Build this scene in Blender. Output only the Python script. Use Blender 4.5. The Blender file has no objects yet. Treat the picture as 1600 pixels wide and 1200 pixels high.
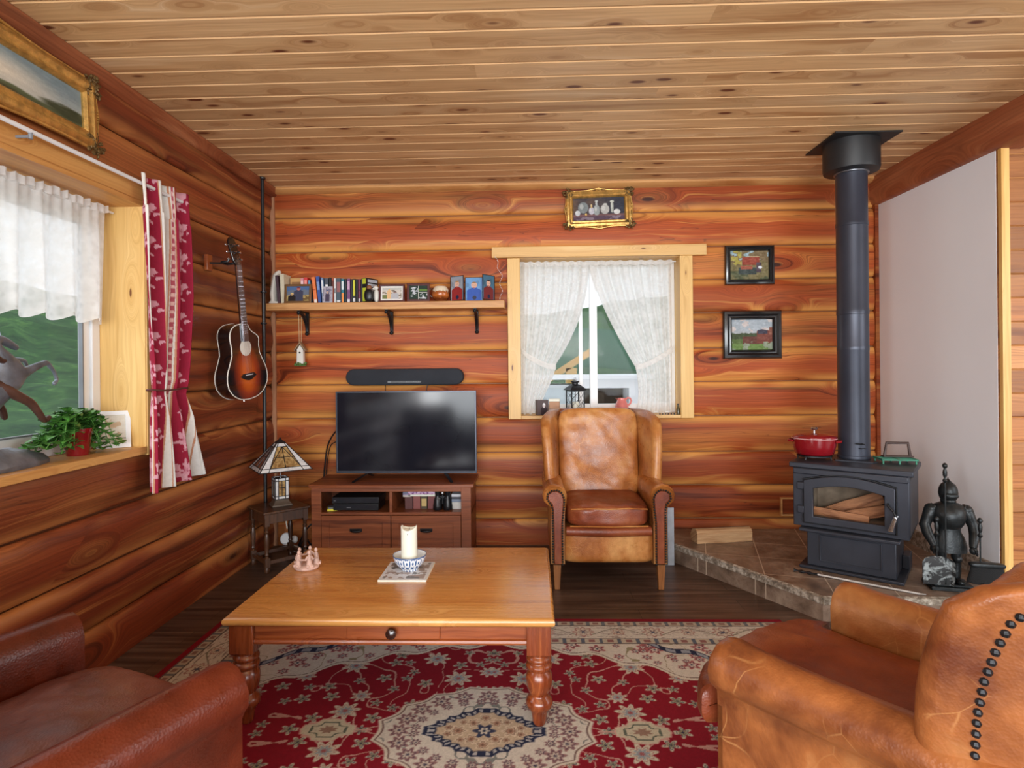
import bpy, math, random
import numpy as np
from mathutils import Vector, Matrix, noise
random.seed(7)
SC = bpy.context.scene
COL = SC.collection
PI = math.pi

# ------------------------------------------------------------------ camera
cd = bpy.data.cameras.new('camera'); cam = bpy.data.objects.new('camera', cd); COL.objects.link(cam)
cd.sensor_width = 36; cd.lens = 21.15; cd.shift_y = -29 / 1600
cd.clip_start = .05; cd.clip_end = 400
yaw = math.atan(29 / 940); rl = math.radians(.57)
cam.matrix_world = (Matrix.Translation((0, 0, 1.4)) @ Matrix.Rotation(yaw, 4, 'Z') @ Matrix.Rotation(PI / 2, 4, 'X') @ Matrix.Rotation(-rl, 4, 'Z'))
SC.camera = cam
SC.view_settings.view_transform = 'Standard'
try: SC.view_settings.look = 'None'
except Exception: pass
SC.view_settings.exposure = 0.22
SC.view_settings.gamma = 1
SC.view_settings.use_curve_mapping = False

# ------------------------------------------------------------------ world and lights
W = bpy.data.worlds.new('world'); SC.world = W; W.use_nodes = True
bg = W.node_tree.nodes['Background']; bg.inputs[0].default_value = (.86, .93, 1, 1); bg.inputs[1].default_value = 1.1
def area(name, loc, target, sx, sy, power, color=(1, 1, 1), spread=PI):
    l = bpy.data.lights.new(name, 'AREA'); l.shape = 'RECTANGLE'; l.size = sx; l.size_y = sy; l.energy = power; l.color = color
    l.spread = spread
    o = bpy.data.objects.new(name, l); COL.objects.link(o); o.location = loc
    o.rotation_euler = (Vector(target) - Vector(loc)).to_track_quat('-Z', 'Y').to_euler(); return o
area('front_fill', (.2, -5.6, 1.7), (0.5, 4, 1.4), 6.0, 3.0, 590, (.93, .97, 1))  # broad frontal light from behind the camera, its window is made up
area('right_fill', (4.7, 1.0, 1.6), (0, 2.8, 1.2), 2.4, 1.8, 60, (.95, .98, 1))  # unseen fill added at the right to lift the left wall
area('ceiling_fill', (.7, -.7, 1.75), (.75, -.2, 2.8), 1.0, 1.0, 50, (1, .97, .92))  # added light aimed up to brighten the ceiling, no lamp stands there
area('left_rear_fill', (-1.97, -1.2, 1.2), (2.6, 2.6, 1.4), .7, 1.8, 82, (.95, .98, 1))  # unseen panel added to light the white wall, also streaks the TV screen
area('daylight_left_window', (-4.6, 1.9, 2.6), (0, 2.4, 1.2), 2.5, 2.0, 40, (.9, .96, 1))

# ------------------------------------------------------------------ materials
def lin(c):
    return tuple((v / 255 / 12.92 if v / 255 <= .04045 else ((v / 255 + .055) / 1.055) ** 2.4) for v in c) + (1,)
class NT:
    def __init__(s, name):
        s.m = bpy.data.materials.new(name); s.m.use_nodes = True; s.t = s.m.node_tree
        s.b = s.t.nodes['Principled BSDF']; s.out = s.t.nodes['Material Output']
    def n(s, typ, **k):
        x = s.t.nodes.new(typ)
        for a, v in k.items():
            if a.startswith('i_'):
                s.put(x.inputs[int(a[2:])] if a[2:].isdigit() else x.inputs[a[2:]], v)
            else: setattr(x, a, v)
        return x
    def put(s, sock, v):
        if isinstance(v, bpy.types.NodeSocket): s.t.links.new(v, sock)
        elif isinstance(v, bpy.types.Node): s.t.links.new(v.outputs[0], sock)
        else: sock.default_value = v
    def math(s, op, a, b=0., c=None, clamp=False):
        x = s.n('ShaderNodeMath', operation=op, use_clamp=clamp); s.put(x.inputs[0], a); s.put(x.inputs[1], b)
        if c is not None: s.put(x.inputs[2], c)
        return x.outputs[0]
    def obj(s): return s.n('ShaderNodeTexCoord').outputs['Object']
    def noise(s, vec, scale, detail=4, rough=.55, dist=0):
        x = s.n('ShaderNodeTexNoise'); s.put(x.inputs['Vector'], vec); x.inputs['Scale'].default_value = scale
        x.inputs['Detail'].default_value = detail; x.inputs['Roughness'].default_value = rough; x.inputs['Distortion'].default_value = dist
        return x.outputs[0]
    def ramp(s, fac, stops, mode='LINEAR'):
        x = s.n('ShaderNodeValToRGB'); s.put(x.inputs[0], fac); e = x.color_ramp; e.interpolation = mode
        while len(e.elements) < len(stops): e.elements.new(.5)
        for el, (p, c) in zip(e.elements, stops): el.position = p; el.color = c if len(c) == 4 else tuple(c) + (1,)
        return x.outputs[0]
    def mix(s, f, a, b, mode='MIX'):
        x = s.n('ShaderNodeMix', data_type='RGBA', blend_type=mode); s.put(x.inputs[0], f); s.put(x.inputs[6], a); s.put(x.inputs[7], b)
        return x.outputs[2]
    def rng(s, v, a, b, c=0., d=1., smooth=False):
        x = s.n('ShaderNodeMapRange'); x.interpolation_type = 'SMOOTHSTEP' if smooth else 'LINEAR'
        s.put(x.inputs[0], v)
        for i, q in zip((1, 2, 3, 4), (a, b, c, d)): x.inputs[i].default_value = q
        return x.outputs[0]
    def bump(s, h, strength=.3, dist=.01):
        x = s.n('ShaderNodeBump'); x.inputs['Strength'].default_value = strength; x.inputs['Distance'].default_value = dist
        s.put(x.inputs['Height'], h); s.put(s.b.inputs['Normal'], x.outputs[0])
    def set(s, **k):
        for a, v in k.items(): s.put(s.b.inputs[a.replace('_', ' ')], v)
        return s.m
G1 = (1, 1, 1, 1)
def simple(name, c, rough=.5, metal=0., var=.12, scale=8., bump=0., bscale=60., coat=0., spec=.5):
    t = NT(name); c = lin(c); o = t.obj()
    f = t.noise(o, scale, 4)
    lo = tuple(v * (1 - var) for v in c[:3]) + (1,); hi = tuple(min(1, v * (1 + var)) for v in c[:3]) + (1,)
    t.set(Base_Color=t.ramp(f, [(.3, lo), (.7, hi)]), Roughness=rough, Metallic=metal)
    t.b.inputs['Coat Weight'].default_value = coat; t.b.inputs['Coat Roughness'].default_value = .12
    t.b.inputs['Specular IOR Level'].default_value = spec
    if bump: t.bump(t.noise(o, bscale, 5), bump, .004)
    return t.m
def wood(name, ax, dark, mid, light, along=.6, across=9., ka=1.1, kb=3.4, kfrac=.45, rough=.45, band=.6, pid=True, kcol=(70, 32, 18), coat=0., bump=.3, kr=.085, third=2, pv=.3, fine=70., bandc=2.6, groove=None, spec=.5, rings=45., ringa=.35, cracks=0.):
    t = NT(name); o = t.obj(); sp = t.n('ShaderNodeSeparateXYZ', i_0=o)
    A, B = sp.outputs[ax], sp.outputs[third]; Cc = sp.outputs[3 - ax - third]
    r = g = b_ = 0.
    if pid:
        at = t.n('ShaderNodeAttribute', attribute_name='pid'); ps = t.n('ShaderNodeSeparateColor', i_0=at.outputs['Color'])
        r, g, b_ = ps.outputs
        A = t.math('ADD', A, t.math('MULTIPLY', r, 37.)); B2 = t.math('ADD', B, t.math('MULTIPLY', g, 9.))
    else: B2 = B
    BC = t.math('ADD', B2, t.math('MULTIPLY', Cc, .6))
    kv = t.n('ShaderNodeCombineXYZ', i_0=t.math('MULTIPLY', A, ka), i_1=t.math('MULTIPLY', BC, kb), i_2=0.)
    vo = t.n('ShaderNodeTexVoronoi', i_Vector=kv.outputs[0]); vo.inputs['Scale'].default_value = 1
    has = t.math('LESS_THAN', t.n('ShaderNodeSeparateColor', i_0=vo.outputs['Color']).outputs[0], kfrac)
    d = vo.outputs['Distance']
    wav = t.noise(t.n('ShaderNodeCombineXYZ', i_0=t.math('MULTIPLY', A, 1.6), i_1=t.math('MULTIPLY', BC, 4.), i_2=0.).outputs[0], 1, 2)
    near = t.math('MULTIPLY', has, t.rng(d, 0., .5, 1., 0., True))
    warp = t.math('ADD', t.math('MULTIPLY', near, .28), t.math('MULTIPLY', wav, .07))
    Bw = t.math('ADD', BC, warp)
    gv = t.n('ShaderNodeCombineXYZ', i_0=t.math('MULTIPLY', A, along), i_1=t.math('MULTIPLY', Bw, across), i_2=0.).outputs[0]
    g1 = t.noise(gv, 1, 5, .6)
    fv = t.n('ShaderNodeCombineXYZ', i_0=t.math('MULTIPLY', A, along * 3), i_1=t.math('MULTIPLY', Bw, fine), i_2=0.).outputs[0]
    g2 = t.noise(fv, 1, 3, .6)
    bv = t.n('ShaderNodeCombineXYZ', i_0=t.math('MULTIPLY', A, .45), i_1=t.math('MULTIPLY', Bw, bandc), i_2=0.).outputs[0]
    bd = t.noise(bv, 1, 2)
    D, M, L = lin(dark), lin(mid), lin(light)
    c1 = t.ramp(g1, [(.35, D), (.47, M), (.58, M), (.70, L)])
    c1 = t.mix(t.math('MULTIPLY', t.rng(bd, .5, .68, 0, 1, True), band), c1, L)
    c1 = t.mix(t.rng(g2, .34, .62, .42, 0.), c1, D)
    if pid:
        br = t.rng(b_, 0, 1, 1 - pv, 1 + pv); c1 = t.mix(1., c1, t.n('ShaderNodeCombineXYZ', i_0=br, i_1=br, i_2=br).outputs[0], 'MULTIPLY')
    rg = t.math('SINE', t.math('MULTIPLY', t.math('ADD', Bw, t.math('MULTIPLY', g1, .05)), 6.283 * rings))
    c1 = t.mix(t.math('MULTIPLY', t.rng(rg, .1, .95, 0, ringa), t.rng(g1, .35, .6, 1., .15)), c1, D)
    cr = t.noise(t.n('ShaderNodeCombineXYZ', i_0=t.math('MULTIPLY', A, .9), i_1=t.math('MULTIPLY', Bw, 16.), i_2=0.).outputs[0], 1, 2)
    crk = t.rng(t.math('ABSOLUTE', t.math('SUBTRACT', cr, .64)), 0., .006, cracks, 0.)
    c1 = t.mix(crk, c1, lin(kcol))
    km = t.math('MULTIPLY', has, t.rng(d, kr * .5, kr, 1., 0., True))
    ring = t.math('MULTIPLY', has, t.rng(d, kr, kr * 3.2, .45, 0., True))
    c1 = t.mix(ring, c1, D); c1 = t.mix(km, c1, lin(kcol))
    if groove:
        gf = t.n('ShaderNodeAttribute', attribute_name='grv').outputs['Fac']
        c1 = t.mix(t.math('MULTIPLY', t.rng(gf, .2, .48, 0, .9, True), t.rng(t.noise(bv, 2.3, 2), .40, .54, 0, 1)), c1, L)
        c1 = t.mix(t.rng(gf, .8, .9, 0, 1), c1, lin(groove))
    t.set(Base_Color=c1, Roughness=t.rng(g2, .2, .8, rough - .06, rough + .1))
    t.b.inputs['Coat Weight'].default_value = coat; t.b.inputs['Coat Roughness'].default_value = .18
    t.b.inputs['Specular IOR Level'].default_value = spec
    if bump: t.bump(t.math('ADD', t.math('MULTIPLY', g1, .5), t.math('MULTIPLY', g2, .5)), bump, .006)
    return t.m
def leather(name, dark, mid, light, rough=.33, scale=3.2, crease=.5, crk=9.):
    t = NT(name); o = t.obj()
    f = t.noise(o, scale, 5, .6, .3); f2 = t.noise(o, 28, 4)
    c = t.ramp(f, [(.33, lin(dark)), (.5, lin(mid)), (.7, lin(light))])
    c = t.mix(t.rng(f2, .35, .7, .28, 0), c, lin(dark))
    wv = t.mix(.32, o, t.n('ShaderNodeTexNoise', i_Vector=o, i_Scale=2.2).outputs[1])
    v = t.n('ShaderNodeTexVoronoi', feature='DISTANCE_TO_EDGE', i_Vector=wv); v.inputs['Scale'].default_value = crk
    line = t.math('MULTIPLY', t.rng(v.outputs[0], .0, .012, crease, 0), t.rng(t.noise(o, 5, 2), .5, .62, 0, 1))
    c = t.mix(line, c, lin(light))
    v2 = t.n('ShaderNodeTexVoronoi', i_Vector=o); v2.inputs['Scale'].default_value = 160
    t.set(Base_Color=c, Roughness=t.rng(f2, .3, .7, rough - .05, rough + .12))
    t.bump(t.math('ADD', t.math('MULTIPLY', t.noise(o, 9, 4), .6), t.math('MULTIPLY', v2.outputs[0], .25)), .28, .008)
    return t.m
def painted(name, rough=.6, bump=0., bscale=300., coat=0., sheen=0.):
    t = NT(name); a = t.n('ShaderNodeAttribute', attribute_name='Col')
    f = t.noise(t.obj(), 60, 3)
    t.set(Base_Color=t.mix(t.rng(f, .3, .7, .1, 0), a.outputs['Color'], (0, 0, 0, 1)), Roughness=rough)
    t.b.inputs['Specular IOR Level'].default_value = .25; t.b.inputs['Coat Weight'].default_value = coat; t.b.inputs['Sheen Weight'].default_value = sheen
    if bump: t.bump(t.noise(t.obj(), bscale, 2), bump, .003)
    return t.m
def lace(name, lo=.76, hi=.97, pat=38.):
    t = NT(name); o = t.obj()
    v = t.n('ShaderNodeTexVoronoi', feature='SMOOTH_F1', i_Vector=o); v.inputs['Scale'].default_value = pat
    n1 = t.noise(o, 11, 3)
    op = t.math('ADD', t.rng(v.outputs[0], .15, .5, 0, .5), t.rng(n1, .4, .62, 0., .5), clamp=True)
    op = t.rng(op, 0, 1, lo, hi)
    dif = t.n('ShaderNodeBsdfDiffuse'); dif.inputs[0].default_value = (.93, .92, .90, 1)
    tr = t.n('ShaderNodeBsdfTranslucent'); tr.inputs[0].default_value = (.93, .93, .92, 1)
    m1 = t.n('ShaderNodeMixShader', i_0=.5, i_1=dif.outputs[0], i_2=tr.outputs[0])
    tp = t.n('ShaderNodeBsdfTransparent')
    m2 = t.n('ShaderNodeMixShader', i_0=op, i_1=tp.outputs[0], i_2=m1.outputs[0])
    t.t.links.new(m2.outputs[0], t.out.inputs[0]); return t.m
def glass(name, op=.06):
    t = NT(name); tp = t.n('ShaderNodeBsdfTransparent'); gl = t.n('ShaderNodeBsdfGlossy'); gl.inputs['Roughness'].default_value = .02
    f = t.math('ADD', t.noise(t.obj(), 3, 1), 0.); m = t.n('ShaderNodeMixShader', i_0=t.rng(f, 0, 1, op, op + .003), i_1=tp.outputs[0], i_2=gl.outputs[0])
    t.t.links.new(m.outputs[0], t.out.inputs[0]); return t.m
M = {}
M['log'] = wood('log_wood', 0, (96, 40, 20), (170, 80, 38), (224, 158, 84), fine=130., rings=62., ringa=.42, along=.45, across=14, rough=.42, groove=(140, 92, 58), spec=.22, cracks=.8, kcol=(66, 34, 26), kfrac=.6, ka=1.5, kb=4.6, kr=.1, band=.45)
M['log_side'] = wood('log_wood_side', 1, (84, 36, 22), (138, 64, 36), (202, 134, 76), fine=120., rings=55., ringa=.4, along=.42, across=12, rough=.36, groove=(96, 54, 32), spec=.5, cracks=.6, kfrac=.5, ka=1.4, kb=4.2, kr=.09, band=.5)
M['ceil'] = wood('ceiling_boards', 0, (180, 134, 88), (222, 184, 134), (240, 211, 168), along=.5, across=8, ka=3.2, kb=8, kfrac=.9, kr=.17, rough=.4, third=1, band=.35, kcol=(104, 56, 34), bump=.12, pv=.13, fine=60, groove=(222, 178, 128), ringa=.22)
M['pine'] = wood('pine_trim', 2, (206, 158, 86), (232, 190, 118), (243, 208, 142), along=.6, across=12, ka=2.4, kb=9, kfrac=.4, kr=.07, third=0, pid=False, kcol=(120, 70, 30), bump=.08, rough=.4)
M['pine_h'] = wood('pine_board', 0, (200, 150, 84), (228, 184, 116), (240, 204, 142), along=.6, across=12, ka=2.4, kb=9, kfrac=.4, kr=.07, third=2, pid=False, kcol=(110, 62, 30), bump=.08, rough=.42)
M['pine_y'] = wood('pine_casing', 1, (186, 122, 62), (214, 158, 90), (232, 186, 116), along=.6, across=10, ka=2, kb=8, kfrac=.5, kr=.06, third=2, pid=False, kcol=(110, 62, 30), bump=.08, rough=.42)
M['beam'] = wood('beam_log', 1, (104, 50, 28), (156, 86, 52), (196, 130, 88), along=.7, across=9, third=2, pid=False, rough=.5, bump=.4)
M['honey'] = wood('honey_pine', 0, (170, 104, 44), (206, 144, 72), (226, 174, 104), along=.7, across=10, ka=2.2, kb=7, kfrac=.5, kr=.05, third=1, pid=False, kcol=(110, 54, 22), coat=.55, rough=.26, bump=.06, band=.5)
M['redpine'] = wood('stained_pine', 0, (112, 48, 22), (160, 84, 42), (198, 126, 70), along=.8, across=14, ka=3, kb=9, kfrac=.5, kr=.08, third=2, pid=False, kcol=(56, 22, 12), coat=.4, rough=.3, bump=.1)
M['legpine'] = wood('turned_pine', 2, (84, 32, 14), (130, 60, 28), (168, 90, 44), along=1.4, across=22, ka=3, kb=9, kfrac=.4, kr=.1, third=0, pid=False, kcol=(40, 18, 12), coat=.5, rough=.25, bump=.1)
M['cherry'] = wood('cherry_veneer', 0, (98, 48, 26), (142, 78, 44), (162, 96, 58), along=1, across=26, kfrac=0., third=2, pid=False, rough=.38, bump=.04, band=.3)
M['oak'] = wood('dark_oak', 2, (40, 24, 16), (72, 44, 28), (100, 66, 42), along=2, across=30, kfrac=0., third=0, pid=False, rough=.35, bump=.1, coat=.2)
M['shelf'] = wood('shelf_board', 0, (172, 112, 60), (210, 156, 96), (228, 184, 124), along=1, across=14, ka=2, kb=9, kfrac=.4, kr=.07, third=2, pid=False, bump=.1)
M['chairleg'] = wood('chair_leg_wood', 2, (110, 66, 34), (156, 100, 54), (184, 132, 80), along=3, across=30, kfrac=0., third=0, pid=False, rough=.4)
M['firewood'] = wood('split_firewood', 0, (150, 104, 66), (196, 160, 118), (222, 194, 152), along=2, across=30, kfrac=0., third=2, pid=False, rough=.7, bump=.5)
M['ember'] = wood('burning_log', 0, (110, 64, 40), (186, 130, 90), (226, 184, 136), along=3, across=28, kfrac=0., third=2, pid=False, rough=.7, bump=.6)
M['tan'] = leather('tan_leather', (118, 60, 26), (180, 112, 54), (216, 162, 98), rough=.3)
M['tan_r'] = leather('worn_leather', (98, 48, 24), (166, 100, 52), (202, 148, 92), rough=.34, scale=3.0, crease=.5, crk=9)
M['tan_dk'] = leather('brown_leather', (92, 38, 20), (132, 62, 34), (160, 92, 54), rough=.36)
M['red_lea'] = leather('russet_leather', (78, 28, 14), (108, 42, 22), (134, 62, 36), rough=.3, crease=.15)
M['red_seat'] = leather('russet_seat_leather', (84, 38, 24), (112, 58, 40), (142, 90, 70), rough=.34, crease=.4)
M['white_wall'] = simple('white_plaster', (240, 245, 251), .6, var=.015, scale=2)
M['white'] = simple('white_vinyl', (236, 238, 240), .35, var=.02)
M['stove'] = simple('stove_black', (52, 56, 66), .42, .3, var=.2, scale=5, bump=.1, bscale=200)
M['pipe'] = simple('stovepipe_black', (58, 62, 74), .36, .4, var=.2, scale=3)
M['iron'] = simple('wrought_iron', (34, 35, 38), .42, .5, var=.3, scale=20, bump=.3, bscale=80)
M['steel'] = simple('steel', (200, 200, 205), .2, 1., var=.08)
M['plastic'] = simple('black_plastic', (24, 25, 28), .35, var=.2)
M['fabric_bk'] = simple('speaker_fabric', (44, 47, 54), .9, var=.1, bump=.4, bscale=400)
M['greypl'] = simple('grey_plastic', (120, 124, 130), .4)
M['wax'] = simple('candle_wax', (232, 232, 216), .45, var=.02)
M['cream'] = simple('cream_ceramic', (226, 222, 212), .4, var=.05, bump=.2, bscale=30)
M['pink'] = simple('pink_ceramic', (214, 122, 116), .25, var=.12, scale=14, coat=.5)
M['redpot'] = simple('red_enamel', (128, 16, 26), .18, var=.1, coat=.8)
M['greenm'] = simple('green_enamel', (52, 128, 104), .4)
M['terra'] = simple('pinkish_clay', (206, 172, 158), .55, var=.25, scale=25, bump=.4, bscale=60)
M['slate'] = simple('grey_bronze', (112, 118, 128), .4, .35, var=.35, scale=14, bump=.5, bscale=50)
M['brownm'] = simple('brown_patina', (92, 64, 54), .42, .3, var=.35, scale=14, bump=.3)
M['gold'] = simple('gilt', (206, 164, 92), .32, .65, var=.35, scale=30, bump=.5, bscale=120)
M['gold_dk'] = simple('aged_gilt', (112, 88, 52), .45, .45, var=.5, scale=40, bump=.9, bscale=110)
M['leaf'] = simple('leaf_green', (84, 138, 60), .45, var=.55, scale=22)
M['frame_bk'] = simple('black_frame_lacquer', (26, 26, 28), .25, var=.2, coat=.4)
M['frame_rd'] = simple('maroon_frame', (76, 24, 26), .3, var=.2)
M['frame_br'] = simple('bronze_frame', (122, 88, 54), .4, .3)
M['soil'] = simple('soil', (60, 46, 36), .9, var=.4, scale=60)
M['twine'] = simple('twine', (206, 176, 134), .8)
M['paint'] = painted('oil_paint', .5, .3, 160.)
M['print'] = painted('print', .3)
M['rug'] = painted('wool_rug', .95, .8, 900.)
M['cloth'] = painted('curtain_cloth', .85, .15, 400.)
M['lace'] = lace('lace'); M['lace_v'] = lace('lace_valance', .7, .98, 30.)
M['glass'] = glass('glass', .003)
M['grass'] = simple('moss_green', (92, 122, 62), .8, var=.3, scale=60)
def screen():
    t = NT('tv_screen'); f = t.noise(t.obj(), 4, 2)
    t.set(Base_Color=t.ramp(f, [(.3, (.006, .007, .012, 1)), (.7, (.012, .013, .02, 1))]), Roughness=.11); t.b.inputs['Specular IOR Level'].default_value = .35; t.set(Metallic=0.); return t.m
M['screen'] = screen()
def floor_mat():
    t = NT('vinyl_plank_floor'); o = t.obj()
    br = t.n('ShaderNodeTexBrick', i_Vector=o); br.inputs['Scale'].default_value = 1; br.inputs['Brick Width'].default_value = 1.2; br.inputs['Row Height'].default_value = .15
    br.inputs['Mortar Size'].default_value = .0016; br.inputs['Color1'].default_value = (.8, .8, .8, 1); br.inputs['Color2'].default_value = (1.1, 1.1, 1.1, 1); br.inputs['Mortar'].default_value = (.3, .3, .3, 1)
    sp = t.n('ShaderNodeSeparateXYZ', i_0=o)
    v = t.n('ShaderNodeCombineXYZ', i_0=t.math('MULTIPLY', sp.outputs[0], 1.6), i_1=t.math('MULTIPLY', sp.outputs[1], 24.), i_2=t.n('ShaderNodeSeparateColor', i_0=br.outputs[0]).outputs[0])
    f = t.noise(v.outputs[0], 1, 5)
    c = t.ramp(f, [(.3, lin((54, 38, 30))), (.5, lin((86, 66, 54))), (.72, lin((112, 92, 78)))])
    t.set(Base_Color=t.mix(1., c, br.outputs[0], 'MULTIPLY'), Roughness=.38); t.bump(f, .1, .002); return t.m
M['floor'] = floor_mat()
def tile(name, size, rot, ang2=None):
    t = NT(name); o = t.obj(); mp = t.n('ShaderNodeMapping', i_Vector=o); mp.inputs['Rotation'].default_value = (0, 0, rot)
    br = t.n('ShaderNodeTexBrick', i_Vector=mp.outputs[0]); br.offset = 0; br.inputs['Scale'].default_value = 1; br.inputs['Brick Width'].default_value = size; br.inputs['Row Height'].default_value = size
    br.inputs['Mortar Size'].default_value = .003
    f = t.noise(o, 7, 8, .65, .4); f2 = t.noise(o, 40, 4)
    c = t.ramp(f, [(.3, lin((86, 70, 58))), (.5, lin((132, 112, 96))), (.7, lin((164, 146, 128)))])
    c = t.mix(t.rng(f2, .55, .7, 0, .4), c, lin((96, 66, 50)))
    c = t.mix(br.outputs['Fac'], c, lin((186, 170, 150)))
    t.set(Base_Color=c, Roughness=t.rng(f, .3, .7, .28, .5)); t.bump(f2, .1, .003); return t.m
M['tile'] = tile('hearth_tile', .33, math.radians(15))
def travertine():
    t = NT('rough_travertine'); o = t.obj(); f = t.noise(o, 30, 6, .7); f2 = t.noise(o, 120, 4, .7)
    c = t.ramp(f, [(.3, lin((92, 80, 68))), (.48, lin((156, 144, 128))), (.62, lin((212, 204, 190)))])
    t.set(Base_Color=c, Roughness=.8); t.bump(t.math('ADD', f, f2), .8, .01); return t.m
M['trav'] = travertine()
def stained(name, c1, c2):
    t = NT(name); f = t.noise(t.obj(), 18, 4, .6, 1.5)
    t.set(Base_Color=t.ramp(f, [(.35, lin(c1)), (.65, lin(c2))]), Roughness=.15); t.b.inputs['Transmission Weight'].default_value = .15; return t.m
M['amber'] = stained('amber_glass', (124, 84, 44), (204, 172, 116)); M['opal'] = stained('opal_glass', (206, 206, 208), (236, 236, 234)); M['plum'] = stained('plum_glass', (92, 58, 50), (150, 112, 96))
def hillmat():
    t = NT('forest_hillside'); o = t.obj(); f = t.noise(o, .35, 6, .7); f2 = t.noise(o, 1.6, 5, .7)
    c = t.ramp(f, [(.3, lin((36, 62, 40))), (.55, lin((66, 104, 56))), (.72, lin((104, 148, 72)))])
    c = t.mix(t.rng(f2, .3, .7, .45, 0), c, lin((26, 44, 30))); t.set(Base_Color=c, Roughness=.95); return t.m
M['hill'] = hillmat()
def sunburst():
    t = NT('sunburst_top'); o = t.obj(); sp = t.n('ShaderNodeSeparateXYZ', i_0=o)
    x = t.math('DIVIDE', sp.outputs[0], .175); z = t.math('DIVIDE', t.math('SUBTRACT', sp.outputs[2], .16), .26)
    r = t.math('SQRT', t.math('ADD', t.math('MULTIPLY', x, x), t.math('MULTIPLY', z, z)))
    r = t.math('ADD', r, t.rng(t.noise(o, 40, 2), 0, 1, -.03, .03))
    c = t.ramp(r, [(.25, lin((206, 98, 30))), (.5, lin((150, 54, 20))), (.78, lin((48, 16, 12))), (.95, lin((14, 10, 10)))])
    t.set(Base_Color=c, Roughness=.15); t.b.inputs['Coat Weight'].default_value = .7; return t.m
M['sunburst'] = sunburst()
def flat(c, rough=.5): return simple('c_%d_%d_%d' % c, c, rough, var=.08, scale=30)

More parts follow.
